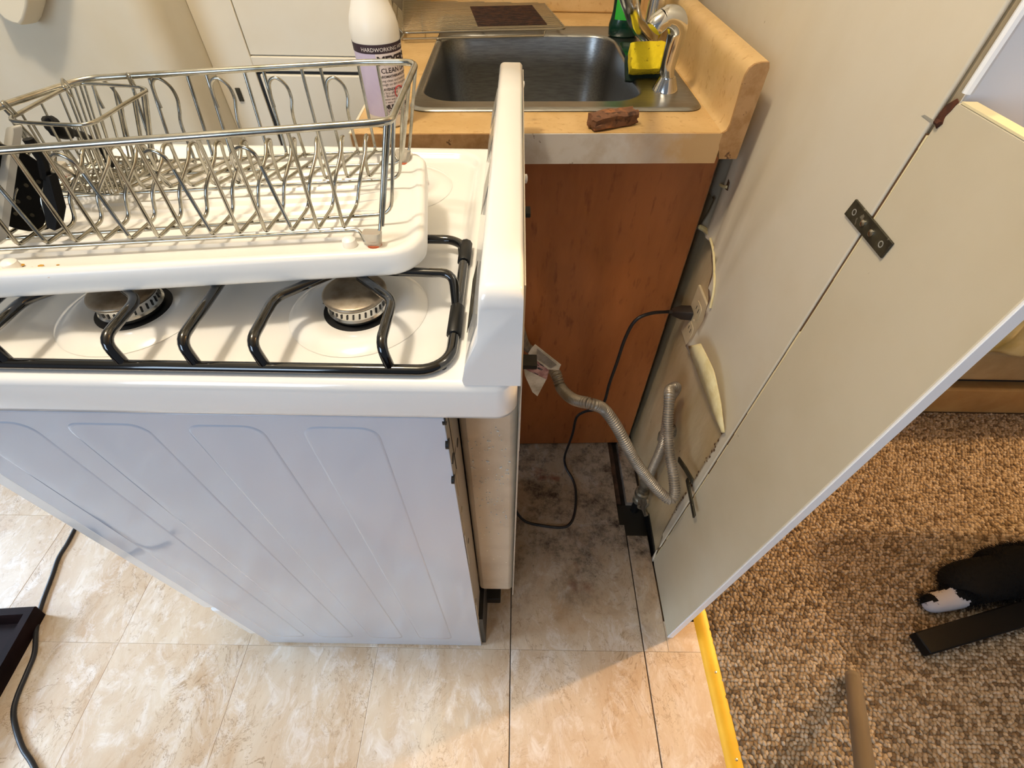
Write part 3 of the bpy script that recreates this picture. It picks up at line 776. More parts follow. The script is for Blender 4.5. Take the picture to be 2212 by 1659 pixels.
for (u0, v0, u1, v1) in ((138, 188, 152, 188), (8, 228, 37, 248), (281, 166, 285, 187)):
    a, b = pz(u0, v0, 1.047), pz(u1, v1, 1.037)
    MB().tube(cat_rom([b, b.lerp(a, .5) + V((0, 0, .006)), a, a + V((-.002, .004, -.008))], 5), .0010, 6).done('hook', 'wire', cb, ang=70)

# ------------------------------------------------------------------ things standing in the rack
ud = Matrix.Rotation(math.radians(8), 3, 'Z')
sk = thing('skimmer', 'black round nylon skimmer with small holes standing in the rack', 'utensil', pz(30, 470, .972))
c = pz(34, 410, .999)
def disc(cn, ry, rz, name, m, parent, bulge=.007, holes=True, nx=V((.80, -.60, 0))):
    nx.normalize(); t = V((-nx.y, nx.x, 0)); L = []
    for f, b in ((1, 0), (.92, .3), (.7, .7), (.4, .92), (.08, 1)):
        L.append([cn + t*(ry*f*math.cos(a)) + V((0, 0, rz*f*math.sin(a))) - nx*(bulge*b) for a in [2*math.pi*k/28 for k in range(28)]])
    o = MB().loft(L, cap0=False).done(name, m, parent, solid=.0016, soff=0, ang=60)
    return o, nx, t
sb, n_, t_ = disc(c, .026, .034, 'bowl', 'nylon_black', sk)
m = MB()
for r, k in ((.30, 6), (.62, 11)):
    for j in range(k):
        a = 2*math.pi*j/k; p = c + t_*(.026*r*math.cos(a)) + V((0, 0, .034*r*math.sin(a))) - n_*(.007*(1 - r*.45) - .0035)
        q = [p + t_*(.0014*math.cos(b)) + V((0, 0, .0016*math.sin(b))) for b in [2*math.pi*i/8 for i in range(8)]]
        m.prism(q, n_*.0006)
m.done('holes', 'dark_steel', sb)
MB().tube(cat_rom([c + V((0, 0, .030)), c + V((-.012, .004, .060)), c + V((-.05, .016, .115))], 6), .005, 8).done('handle', 'nylon_black', sk)
sp_ = thing('spatula', 'flat black turner blade leaning beside the round skimmer', 'utensil', pz(105, 500, .972))
a = [pz(92, 380, 1.008), pz(104, 380, 1.010), pz(122, 455, .985), pz(118, 500, .973), pz(100, 492, .973), pz(90, 440, .990)]
MB().prism(a, (.003, .0065, 0)).done('blade', 'nylon_black', sp_, bevel=.001)
MB().tube([pz(100, 385, 1.006), pz(92, 345, 1.02), pz(60, 300, 1.035)], .0035, 8).done('handle', 'nylon_black', sp_)
cu = thing('cutting_board', 'pale grey thin board standing at the left end of the rack', 'board', pz(5, 520, .972))
MB().prism(fillet([pz(-3, 520, .973), pz(30, 285, 1.035), pz(28, 274, 1.038), pz(13, 274, 1.038), pz(-22, 520, .973)], .010, 4), V((.004, .004, 0))).done('panel', 'board_grey', cu, bevel=.0008)
def peeler(u, v, label):
    p = pz(u, v, 1.02); return p
ut = thing('black_utensil', 'black handled utensil lying in the wire cutlery basket', 'utensil', pz(150, 330, .98))
h = cat_rom([pz(104, 262, 1.030), pz(112, 276, 1.030), pz(130, 284, 1.026), pz(160, 287, 1.018), pz(190, 298, 1.006), pz(225, 330, .990), pz(240, 360, .980)], 6)
MB().tube(h, [.0042 if i < 8 else (.0055 if i < 16 else .0030) for i in range(len(h))], 10).done('handle', 'nylon_black', ut, ang=60)
rg = MB().tube(cat_rom([pz(112, 275, 1.031), pz(104, 264, 1.034), pz(112, 257, 1.036), pz(122, 266, 1.034), pz(118, 275, 1.031)], 5), .0025, 8).done('hanging_loop', 'nylon_black', ut)

# ------------------------------------------------------------------ sink cabinet, counter, sink
ZK = .91
cab = thing('sink_cabinet', 'reddish brown plywood side of the sink cabinet behind the range', 'cabinet', (.06, 1.05, 0))
pt = [V((-.235, .776, .004)), V((.349, .796, .004)), V((.334, .790, .868)), V((-.235, .768, .868))]
MB().prism(pt, (0, .012, 0)).done('side_panel', 'ply', cab)
MB().prism([pt[1], pt[1] + V((.0015, 0, 0)), pt[2] + V((.0015, 0, 0)), pt[2]], (0, .013, 0)).done('panel_edge', 'ply_edge', cab)
MB().box(-.225, .325, .81, 1.44, .09, .70).done('carcass', 'ply_edge', cab)
MB().prism([py(u, v, .7925) for u, v in ((1302, 394), (1307, 384), (1311, 380), (1309, 392), (1304, 398))], (0, .001, 0)).done('chip', 'tear_edge', cab)
m = MB()
for u, v, l in ((1232, 345, 22), (1226, 346, 16), (1252, 344, 12), (1238, 380, 10), (1276, 346, 9)):
    a = py(u, v, .791); b = py(u - 1, v + l, .7905); m.prism([a, a + V((.002, 0, 0)), b + V((.0012, 0, 0)), b], (0, .0008, 0))
m.done('dark_scuffs', 'crack', cab)
yL, yR = .702, .727
def yF(x): return yL + (yR - yL)*(x + .235)/(.54)
ctp = thing('countertop', 'tan laminate countertop with a raised splash along the right wall', 'counter', (.06, 1.05, ZK))
hole_x0, hole_x1, hole_y0, hole_y1 = -.160, .250, .828, 1.275
m = MB()                                                 # top with an opening for the sink
def slab(x0, x1, y0, y1): m.box(x0, x1, y0, y1, .872, ZK)
yb0, yb1 = hole_y0, hole_y1
m.hexa([(-.235, yL, .8685), (.303, yR, .8685), (.303, yb0, .8685), (-.238, yb0, .8685), (-.235, yL, ZK), (.303, yR, ZK), (.303, yb0, ZK), (-.238, yb0, ZK)])
m.hexa([(-.238, yb0, .8685), (hole_x0, yb0, .8685), (hole_x0, yb1, .8685), (-.248, yb1, .8685), (-.238, yb0, ZK), (hole_x0, yb0, ZK), (hole_x0, yb1, ZK), (-.248, yb1, ZK)])
m.hexa([(hole_x1, yb0, .8685), (.303, yb0, .8685), (.303, yb1, .8685), (hole_x1, yb1, .8685), (hole_x1, yb0, ZK), (.303, yb0, ZK), (.303, yb1, ZK), (hole_x1, yb1, ZK)])
m.hexa([(-.248, yb1, .8685), (.303, yb1, .8685), (.303, 1.47, .8685), (-.252, 1.47, .8685), (-.248, yb1, ZK), (.303, yb1, ZK), (.303, 1.47, ZK), (-.252, 1.47, ZK)])
top = m.done('top', 'counter', ctp)
# front edge strip, worn pale towards the right
def edge(x0, x1, name, m_):
    q0, q1 = yF(x0), yF(x1)
    return MB().hexa([(x0, q0 - .0022, .867), (x1, q1 - .0022, .867), (x1, q1, .867), (x0, q0, .867), (x0, q0 - .0022, .9095), (x1, q1 - .0022, .9095), (x1, q1, .9095), (x0, q0, .9095)]).done(name, m_, ctp)
edge(-.236, -.03, 'front_edge', 'particle')['label'] = 'bare brown chipboard edge'
edge(-.03, .303, 'front_edge', 'counter_edge')['label'] = 'pale worn edge strip'
# coved splash: profile in x and z carried along the wall
yS = yR
e = lambda u, v: py(u, v, yS)
prof = [e(1552, 288), e(1562, 286), e(1570, 281), e(1577, 268), e(1590, 225), e(1604, 175), e(1610, 160), e(1618, 147), e(1630, 138), e(1645, 134), e(1661, 133), e(1661, 146), e(1590, 342), e(1552, 342)]
prof = [V((min(p.x, .3625), yS, p.z)) for p in prof]
L = [[V((p.x, y, p.z)) for p in prof] for y in (yS + .002, 1.47)]
MB().loft(L).done('side_splash', 'counter', ctp, ang=50)
MB().prism([V((p.x, yS - .0024, p.z)) for p in prof], (0, .0045, 0)).done('splash_end', 'particle', ctp)
MB().box(-.252, .362, 1.465, 1.48, ZK, 1.01).done('back_splash', 'counter', ctp, bevel=.004)
MB().hexa([(-.2385, yL, .8685), (-.235, yL, .8685), (-.252, 1.47, .8685), (-.2555, 1.47, .8685), (-.2385, yL, .9105), (-.235, yL, .9105), (-.252, 1.47, .9105), (-.2555, 1.47, .9105)]).done('left_edge', 'cupboard', ctp)
# sink
sa = math.radians(2.6)
def S(p): 
    x, y = p.x - .06, p.y - .80; return V((.06 + x*math.cos(sa) - y*math.sin(sa)*.2, .80 + x*math.sin(sa) + y, p.z))
sx0, sx1, sy0, sy1 = -.168, .296, .797, 1.312
bx0, bx1, by0, by1 = -.154, .208, .838, 1.240
def so(i, z, r): return [S(p) for p in rrect(sx0 + i, sx1 - i, sy0 + i, sy1 - i, r, z, 8)]
def sbn(i, z, r): return [S(p) for p in rrect(bx0 + i, bx1 - i, by0 + i, by1 - i, r, z, 8)]
sk_ = thing('sink', 'stainless steel drop in sink with one deep rounded basin', 'sink', (.06, 1.05, .75))
m = MB()
m.loft([so(.001, ZK + .0004, .026), so(0, ZK + .0014, .027), so(.003, ZK + .0046, .026), so(.007, ZK + .0050, .024), so(.012, ZK + .0036, .022), sbn(-.006, ZK + .0036, .060), sbn(-.002, ZK + .0026, .058), sbn(0, ZK - .002, .056), sbn(.004, ZK - .06, .056), sbn(.010, .775, .056), sbn(.018, .757, .052), sbn(.038, .749, .045), sbn(.08, .746, .04)], cap0=False)
m.done('basin', 'steel', sk_, ang=60)
dc = S(V((.03, 1.06, .747)))
MB().lathe(dc, [(.042, .0005), (.040, .003), (.034, .003), (.030, -.0005), (.004, -.001)], 28).done('drain', 'chrome', sk_)
# ------------------------------------------------------------------ faucet, sprayer, soap, sponges, block
fc = pz(1397, 112, ZK + .004); fz0 = ZK + .0036
fa = thing('faucet', 'chrome single column sink faucet at the right of the basin', 'faucet', (fc.x, fc.y, fz0))
tilt = V((.03, .02, 1)).normalized()
def ax(h): return V((fc.x, fc.y, fz0)) + tilt*h
MB().tube([ax(0), ax(.004), ax(.006), ax(.05), ax(.052), ax(.10)], [.021, .021, .0165, .0155, .0155, .0155], 24).done('body', 'chrome', fa, ang=40)
MB().tube([ax(.101), ax(.104), ax(.125), ax(.150), ax(.158)], [.0165, .0182, .0185, .0175, .010], 24).done('collar', 'chrome', fa, ang=40)
MB().tube(cat_rom([ax(.150), ax(.163) + V((.012, .0, .004)), ax(.168) + V((.05, -.005, .012))], 5), [.008]*11, 10).done('lever', 'chrome', fa)
sp0 = pz(1380, 95, ZK + .03)
spout = cat_rom([ax(.022), pz(1376, 52, 1.000), pz(1362, 10, 1.052), pz(1345, -40, 1.085), pz(1300, -60, 1.10), pz(1262, -30, 1.088)], 8)
MB().tube(spout, [.0115]*8 + [.0105]*(len(spout) - 8), 16).done('spout', 'chrome', fa, ang=60)

pc = pz(1436, 194, ZK + .004)
sy = thing('side_sprayer', 'chrome pull out sprayer in its holder at the right front of the sink', 'sprayer', (pc.x, pc.y, fz0))
MB().lathe((pc.x, pc.y, fz0), [(.0215, 0), (.0210, .003), (.0135, .018), (.0130, .020), (.009, .0205)], 28).done('holder', 'chrome', sy, ang=35)
bp = [V((pc.x, pc.y, fz0 + .018))] + [py(u, v, pc.y - d_) for u, v, d_ in ((1441, 150, 0), (1450, 115, 0), (1460, 82, .001), (1464, 60, .003), (1459, 42, .008), (1445, 36, .014), (1431, 42, .018))]
body = cat_rom(bp, 7)
rad = []
for i in range(len(body)):
    f = i/(len(body) - 1); rad.append(.0108 + .0050*min(1, f*1.5) - .002*max(0, f - .75)*4)
MB().tube(body, rad, 20).done('handle', 'chrome', sy, ang=60)
d = (body[-1] - body[-3]).normalized()
MB().tube([body[-1] - d*.001, body[-1] + d*.010 + V((0, 0, -.003)), body[-1] + d*.014 + V((0, 0, -.006))], [.0142, .0146, .0125], 20).done('spray_head', 'chrome', sy, ang=40)
MB().tube([V((pc.x - .006, pc.y - .008, 1.024)), V((pc.x - .007, pc.y - .008, 1.005)), V((pc.x - .007, pc.y - .006, .985))], [.0030, .0045, .003], 10).done('thumb_lever', 'black_gloss', sy)

def rough_block(c, dx, dy, dz, rotz, tiltv, seed, amp, taper=0):
    r = random.Random(seed); m = MB()
    bmesh.ops.create_cube(m.b, size=1); bmesh.ops.subdivide_edges(m.b, edges=m.b.edges, cuts=5, use_grid_fill=True)
    Rz = Matrix.Rotation(rotz, 3, 'Z') @ Matrix.Rotation(tiltv[0], 3, 'X') @ Matrix.Rotation(tiltv[1], 3, 'Y')
    for v in m.b.verts:
        p = v.co.copy(); edge = sum(1 for k in p if abs(k) > .49)
        p *= (1 - .04*max(0, edge - 1)); k = 1 - taper*(.5 - p.z)
        q = V((p.x*dx*k, p.y*dy*k, p.z*dz)) + V([r.gauss(0, amp) for _ in range(3)])
        v.co = Rz @ q + V(c)
    return m
q = pz(1394, 165, ZK + .004)
s1 = thing('sponge', 'bright yellow sponge with a dark scouring side propped behind the sprayer', 'sponge', (q.x, q.y, fz0))
c1_ = py(1396, 128, pz(1396, 172, fz0).y + .012)
rough_block(c1_, .066, .044, .030, math.radians(6), (math.radians(52), 0), 4, .0005, .15).done('foam', 'sponge', s1, ang=70)
rough_block(c1_ + V((-.001, .010, -.0165)), .064, .042, .009, math.radians(6), (math.radians(52), 0), 5, .0004).done('scouring_pad', 'scour', s1, ang=70)
q2 = pz(1404, 92, fz0)
s2_ = thing('sponge', 'small piece of yellow sponge tucked behind the faucet', 'sponge', (q2.x, q2.y, fz0))
rough_block(q2 + V((.006, .012, .022)), .030, .020, .042, .2, (.1, .25), 9, .0005).done('foam', 'sponge', s2_, ang=70)
so_ = pz(1368, 120, fz0)
sd = thing('soap_dish', 'clear green plastic tray under the yellow sponge', 'dish', (so_.x, so_.y, fz0))
MB().loft([[V((so_.x + p.x*k, so_.y + p.y*k, z)) for p in rrect(-.022, .040, -.075, .055, .010, 0, 5)] for z, k in ((fz0 + .0004, .9), (fz0 + .0012, .96), (fz0 + .009, 1.0), (fz0 + .009, .97), (fz0 + .003, .92))]).done('tray', 'green_plastic', sd)

gb = pz(1344, 78, fz0)
gs = thing('dish_soap_bottle', 'green plastic dish soap bottle with a bright green label beside the faucet', 'bottle', (gb.x, gb.y, fz0))
gbo = MB().loft([[gb + V((p.x, p.y*.62, h)) for p in rrect(-r, r, -r, r, r*.98, 0, 8)] for r, h in ((.026, .0), (.031, .003), (.0325, .020), (.030, .030), (.0275, .045), (.0285, .09), (.029, .15), (.024, .19), (.012, .215), (.012, .23))]).done('bottle', 'green_plastic', gs, ang=60)
def gmap(r, ry, z0, a0=-96):
    def f(x, y):
        a = math.radians(a0) + x/r; return gb + V((r*math.cos(a), ry*math.sin(a), z0 + y))
    return f
def wrap(name, m, parent, f, x0, x1, y0, y1, n=16, ny=1):
    q = MB(); g = [[q.b.verts.new(f(x0 + (x1 - x0)*i/n, y0 + (y1 - y0)*j/ny)) for i in range(n + 1)] for j in range(ny + 1)]
    for j in range(ny):
        for i in range(n): q.b.faces.new((g[j][i], g[j][i+1], g[j+1][i+1], g[j+1][i]))
    return q.done(name, m, parent)
lab = wrap('label', 'label_green', gbo, gmap(.0298, .0190, 0), -.024, .026, .031, .130)
wrap('label_patch', 'label_red', gbo, gmap(.0301, .0193, 0), -.016, .010, .090, .098)
text_mesh('label_text', 'ULTRA', .0075, 'ink_white', gbo, lambda x, y: gmap(.0303, .0195, .0915)(x - .015, y))

wb = pz(1322, 275, ZK)
wk = rough_block((wb.x, wb.y + .004, ZK + .0105), .076, .024, .018, math.radians(24), (0, 0), 12, .0011)
tag(wk.done('wood_block', 'wood_rough', ang=30), 'rough broken piece of dark wood on the front of the counter', 'wood')

# ------------------------------------------------------------------ spray cleaner bottle
bc = pz(843, 262, ZK); bc.z = ZK
bo = thing('cleaner_bottle', 'white bottle of cleaner with a lavender label on the counter corner', 'bottle', bc)
prof = [(.020, .0), (.0265, .001), (.0285, .004), (.0288, .020), (.0300, .060), (.0312, .098), (.0318, .108), (.0316, .116), (.0295, .126), (.0252, .136), (.0212, .146), (.0192, .156), (.0186, .172), (.0185, .190), (.0150, .205), (.0140, .206), (.0140, .222)]
bb = MB().lathe(bc, prof, 40).done('body', 'bottle_white', bo, ang=60)
MB().lathe(bc, [(.0155, .208), (.0155, .232), (.012, .240), (.002, .240)], 24).done('cap', 'bottle_white', bo, ang=40)
phi = math.atan2(-bc.y, -bc.x)
def rad_at(h):
    for (r0, h0), (r1, h1) in zip(prof, prof[1:]):
        if h0 <= h <= h1: return r0 + (r1 - r0)*(h - h0)/(h1 - h0 + 1e-9)
    return .03
def bm_(off=0.0, d=.0003):
    def f(x, h):
        r = rad_at(h); a = phi + off + x/.030; return bc + V(((r + d)*math.cos(a), (r + d)*math.sin(a), h))
    return f
f0 = bm_()
wrap('label', 'label_lavender', bb, f0, -.060, -.0045, .016, .0925, 14, 6)
wrap('label_panel', 'label_pink', bb, bm_(0, .00032), -.0045, .060, .016, .0925, 14, 6)
wrap('label_band', 'label_dark', bb, bm_(0, .00045), -.066, .066, .0915, .1015, 24, 2)
def T_(s, x, h, size, m='ink_dark', bold=0.0):
    text_mesh('label_text', s, size, m, bb, lambda X, Y: bm_(0, .0008)(x + X, h + Y), bold=bold)
T_('HARDWORKING HOMEGROWN', -.022, .0940, .0062, 'ink_white')
T_("MEYER'S", -.0035, .0790, .0135, bold=.0006)
T_('CLEAN DAY', -.0010, .0695, .0082, bold=.0001)
T_('AROMATHERAPEUTIC HOUSEHOLD', -.0036, .0640, .0042, bold=.0001)
T_('long clean and lovely scents', -.0036, .0592, .0043)
T_('tough on dirt and grime', -.0036, .0548, .0043)
T_('LAVENDER. Tall', -.0036, .0488, .0045, bold=.0001)
T_('& lacy, gifted', -.0036, .0448, .0042)
T_('in Blooming,', -.0036, .0408, .0042)
T_('sweet and calm', -.0036, .0370, .0040)
T_('to ease the air', -.0036, .0334, .0040)
T_('MULTI-SURFACE', -.0036, .0262, .0075, bold=.0004)
T_('EVERYDAY CLEANER', -.0036, .0212, .0055)
T_('CUTS GREASE & DIRT', -.0036, .0172, .0045)
rc_ = []
for k in range(40):
    a = 2*math.pi*k/40; rc_.append(bm_(0, .0009)(.0205 + .0068*math.cos(a), .0455 + .0068*math.sin(a)))
MB().tube(rc_, .0007, 6, closed=True).done('label_roundel', 'label_red', bb)

# ------------------------------------------------------------------ wire cooling rack lying over the back of the sink
zr = .927
A, B_ = pz(870, 71, zr), pz(1222, 62, zr)
ux = (B_ - A).normalized(); uy = V((-ux.y, ux.x, 0))
cr = thing('cooling_rack', 'wire cooling rack with scorched right half lying over the sink back', 'rack', A.lerp(B_, .5) + V((0, .12, -.01)))
Lr = (B_ - A).length; D = .34
def RP(x, y, z=0): return A + ux*x + uy*y + V((0, 0, z))
MB().tube(fillet([RP(0, 0), RP(Lr, 0), RP(Lr, D), RP(0, D)], .012, 4, True), .0022, 8, closed=True).done('rim', 'soot_wire', cr)
MB().tube([RP(-.001, -.004, -.0098), RP(Lr*.86, -.004, -.0098), RP(Lr*.87, 0, -.003)], .0022, 8).done('lower_rail', 'soot_wire', cr)
nw = 32
for k in range(1, nw):
    y = D*k/nw; z = .0018
    MB().tube([RP(-.001, y, z), RP(Lr*.46, y, z)], .0010, 6).done('wire', 'soot_wire', cr)
    scorched = 2 < k < 21
    MB().tube([RP(Lr*.46, y, z), RP(Lr*.90, y, z)], .0014 if scorched else .0010, 6).done('wire', 'soot' if scorched else 'soot_wire', cr)
    MB().tube([RP(Lr*.90, y, z), RP(Lr + .001, y, z)], .0010, 6).done('wire', 'soot_wire', cr)
for x in (.12, .50, .88): MB().tube([RP(Lr*x, 0, -.001), RP(Lr*x, D, -.001)], .0016, 6).done('cross_bar', 'soot_wire', cr)
for k in range(0, 14):                                   # flared left end
    y = .004 + k*.013
    MB().tube([RP(0, y, 0), RP(-.020, y + .004, .020)], .0012, 6).done('end_wire', 'soot_wire', cr)
MB().tube([RP(-.020, .006, .020), RP(-.020, .18, .020)], .0018, 8).done('end_rail', 'soot_wire', cr)
MB().tube([RP(-.011, .004, .011), RP(-.011, .18, .011)], .0014, 8).done('end_rail', 'soot_wire', cr)
MB().tube([RP(0, 0, 0), RP(-.020, .006, .020)], .0018, 8).done('end_rail', 'soot_wire', cr)
for x, y in ((.05, .28), (Lr - .05, .28)):
    p = RP(x, y); MB().tube([p, V((p.x, p.y, ZK + (.0052 if y < .2 else .0006)))], .0022, 8).done('leg', 'soot_wire', cr)

# ------------------------------------------------------------------ built in cupboard left of the counter
YB = 1.126
cp_ = thing('built_in_cupboard', 'off white built in cupboard front left of the counter', 'cupboard', (-.44, YB, 0))
xr_ = -.262
MB().box(-.634, xr_, YB + .010, YB + .10, -.015, 1.60).done('carcass', 'cupboard', cp_)
MB().box(-.6335, -.548, YB, YB + .0098, -.015, 1.60).done('stile', 'cupboard', cp_, bevel=.0015)
z1 = py(560, 122, YB).z; z2 = py(560, 153, YB).z; z3 = py(560, 160, YB).z
MB().box(-.547, xr_, YB + .003, YB + .0098, z1 + .002, 1.60).done('upper_panel', 'cupboard', cp_, bevel=.001)
MB().box(-.5475, xr_, YB - .001, YB + .0098, z2, z1).done('rail', 'cupboard', cp_, bevel=.002)
dd = MB().box(-.540, xr_, YB - .002, YB + .0095, .05, z3).done('door', 'cupboard', cp_, bevel=.003)
MB().box(-.5478, -.5405, YB + .004, YB + .0099, .05, z2 + .001).done('door_gap', 'black', cp_)
MB().box(-.547, xr_, YB + .004, YB + .0099, z3 + .0002, z2 - .0002).done('top_gap', 'black', cp_)
h = py(517, 205, YB - .003); MB().box(h.x - .005, h.x + .005, YB - .0035, YB - .0005, h.z - .013, h.z + .013).done('hinge', 'dark_steel', dd, bevel=.001)

# ------------------------------------------------------------------ cloth like thing hanging on the plaster wall
wh = MB()
cn = py(40, -10, .955)
L = []
for dy, sc in ((.044, 1), (.036, 1.02), (.018, .98), (.0, .90)):
    pts = [(-70, -150), (-60, 8), (-20, 12), (-8, 28), (10, 46), (30, 56), (46, 59), (54, 48), (62, 20), (66, -12), (70, -150)]
    P = [py(u, v, .955) for u, v in pts]; c0 = sum(P, V())/len(P)
    L.append([V((c0.x + (p.x - c0.x)*sc, .955 + dy - .001, c0.z + (p.z - c0.z)*sc)) for p in P])
tag(wh.loft(L).done('wall_hanging', 'cloth', bevel=.003, seg=3), 'cream tapered thing hanging on the left plaster wall, only its tip in view', 'hanging')
# ------------------------------------------------------------------ outlet, cord, gas hose, valve
ol = thing('wall_outlet', 'beige outlet plate on the bare wall behind the torn skin', 'outlet', (.368, .72, .56))
pa, pb = px(1503, 618, .368), px(1484, 770, .368)
oy0, oy1, oz0, oz1 = .6830, .7580, .494, .618
MB().box(.3648, .3706, oy0, oy1, oz0, oz1).done('cover_plate', 'plate', ol, bevel=.0025, seg=3)
for zc in (.530, .582):
    f = MB().loft([[V((x, p.x, p.y)) for p in rrect(.7205 - k, .7205 + k, zc - .0165, zc + .0165, .010, 0, 5)] for x, k in ((.3652, .0165), (.3638, .0162))]).done('socket', 'plate', ol)
    for dy, hh in ((-.006, .005), (.006, .004)):
        MB().box(.3634, .3640, .7205 + dy - .0009, .7205 + dy + .0009, zc - hh + .003, zc + hh + .003).done('slot', 'black', f)
MB().lathe((.3648, .7205, .556), [(.003, .0004), (.0028, -.0008), (.001, -.001)], 12, 'X').done('screw', 'plate', ol)
crd = thing('power_cord', 'black power cord plugged into the wall outlet and running to the range', 'cord', (.20, .65, 0))
pl = px(1492, 676, .3632); pe = px(1455, 674, .335)
dd_ = (pe - pl)
plug = MB().loft([[pl + dd_*t + V((0, p.x, p.y)) for p in rrect(-a, a, -b, b, .003, 0, 3)] for t, a, b in ((0.0, .0125, .0105), (.55, .0125, .0105), (1.0, .0075, .0075), (1.12, .0055, .0055))]).done('plug', 'plug', crd, bevel=.0008)
MB().tube([pe, pe + dd_*.42], [.0052, .0036], 10).done('strain_relief', 'plug', crd)
cp3 = [pe + dd_*.30, py(1405, 677, .715), py(1372, 693, .70), py(1350, 732, .70), py(1332, 785, .70), py(1316, 830, .70), py(1306, 866, .70), py(1290, 884, .705), py(1264, 889, .715), py(1245, 903, .72), py(1236, 940, .725)]
for u, v, z in ((1220, 985, .012), (1223, 1010, .0042), (1237, 1035, .0034), (1244, 1062, .0034), (1243, 1098, .0034), (1234, 1128, .0034), (1214, 1139, .0034), (1170, 1135, .0034), (1135, 1126, .006)): cp3.append(pz(u, v, z))
cp3 += [V((.016, .545, .05)), V((.0085, .56, .10))]
MB().tube(cat_rom(cp3, 8), .0034, 10).done('cable', 'cord', crd, ang=70)

hp = [V((.004, .56, .69)), px(1136, 746, .030), px(1165, 770, .060), px(1197, 802, .080), px(1212, 838, .092), px(1238, 862, .108), px(1275, 872, .132), px(1304, 884, .160), px(1330, 918, .185), px(1350, 955, .206), px(1375, 1000, .236), px(1402, 1037, .268), px(1428, 1066, .296), px(1447, 1079, .314), px(1457, 1066, .322), px(1455, 1030, .318), px(1447, 985, .312), px(1443, 930, .308), px(1444, 885, .306), px(1446, 855, .309), px(1447, 842, .318)]
q = hp[-1]
hp += [q + V((.014, .012, -.004)), q + V((.022, .020, -.022)), q + V((.022, .022, -.07)), V((.345, .60, .30)), V((.344, .592, .19)), V((.343, .588, .150))]
gh = thing('gas_hose', 'grey corrugated gas hose looping from the range to the wall valve', 'hose', (.2, .5, .3))
pts = cat_rom(hp, 26)
# even spacing so that the corrugations are regular
acc = [0]
for a, b in zip(pts, pts[1:]): acc.append(acc[-1] + (b - a).length)
n = int(acc[-1]/.0006); res = []; j = 0
for i in range(n + 1):
    s = acc[-1]*i/n
    while j < len(acc) - 2 and acc[j+1] < s: j += 1
    t = (s - acc[j])/max(1e-9, acc[j+1] - acc[j]); res.append(pts[j].lerp(pts[j+1], t))
MB().tube(res, [.0096 + .0013*math.cos(i*2*math.pi/8) for i in range(len(res))], 12).done('corrugated_tube', 'hose', gh, ang=80)
# printed safety tag wrapped round the hose
def P(u, v, d=0.0): return py(u, v, .505 + d)
MB().prism([P(1156, 744), P(1212, 788), P(1207, 799), P(1184, 798), P(1141, 764), P(1148, 752)], (0, .0006, 0)).done('tag', 'paper', gh)
MB().prism([P(1150, 768, .003), P(1186, 800, .003), P(1181, 820, .003), P(1132, 797, .003), P(1132, 780, .003)], (0, .0006, 0)).done('warning_flap', 'paper_pink', gh)
MB().prism([P(1132, 797, .002), P(1180, 820, .002), P(1161, 856, .002), P(1150, 847, .002), P(1134, 812, .002)], (0, .0006, 0)).done('folded_corner', 'paper', gh)
m = MB()
for k in range(8):
    f = (k + .5)/8; a = P(1160, 753, -.0004).lerp(P(1158, 775, -.0004), f); b = P(1203, 788, -.0004).lerp(P(1190, 797, -.0004), f)
    w_ = V((0, 0, .0009)); m.quad(a, b, b + w_, a + w_)
m.done('printed_lines', 'ink', gh)
m = MB(); r4 = random.Random(9)
for k in range(10):
    u, v = r4.uniform(1138, 1170), r4.uniform(785, 806); l = r4.uniform(4, 12)
    m.quad(P(u, v, .0024), P(u + l, v + l*.5, .0024), P(u + l, v + l*.5 + 1.6, .0024), P(u, v + 1.6, .0024))
m.done('warning_print', 'ink', gh)

gv = thing('gas_valve', 'dirty brass shutoff valve standing in the floor hole by the wall', 'valve', (.343, .585, -.018))
MB().lathe((.343, .588, -.018), [(.011, 0), (.011, .055)], 16).done('riser_pipe', 'black', gv)
MB().lathe((.343, .588, 0), [(.012, .036), (.016, .038), (.016, .054), (.013, .058), (.013, .070), (.018, .073), (.018, .086), (.014, .090), (.013, .120), (.016, .123), (.017, .134), (.0165, .152), (.011, .156)], 6 * 3).done('body', 'brass_dirty', gv, ang=30)
MB().tube([px(1386, 1085, .330), px(1385, 1096, .326)], [.008, .010], 14).done('stem', 'brass_dirty', gv)
MB().prism([px(u, v, .322) for u, v in ((1377, 1080), (1396, 1078), (1398, 1090), (1392, 1098), (1396, 1113), (1391, 1116), (1387, 1104), (1379, 1094))], (.006, 0, 0)).done('lever', 'brass_dirty', gv, bevel=.0012)
MB().tube([V((.372, .62, .315)), V((.356, .617, .312)), V((.350, .615, .300)), V((.349, .612, .285))], [.014, .0155, .0145, .012], 16).done('wall_elbow', 'brass_dirty', gv)

for k, (pts_, lab) in enumerate((((px(1466, 992, .352), px(1480, 1012, .349), px(1496, 1040, .350)), 'upper dark flat iron strap sticking out beside the hose loop'),
                                 ((px(1484, 1035, .3580), px(1490, 1065, .354), px(1500, 1116, .352)), 'lower dark flat iron strap hanging over the board edge'))):
    a = MB(); ws = .0058
    L = []; dn = (pts_[-1] - pts_[0]).normalized(); pn = V((-1, 0, 0)).cross(dn).normalized()*.0060; tn = pn.cross(dn).normalized()*.0016
    for i, p in enumerate(pts_):
        L.append([p - pn - tn, p + pn - tn, p + pn + tn, p - pn + tn])
    tag(a.loft(L).done('iron_strap', 'dark_steel', bevel=.0006), lab, 'strap')

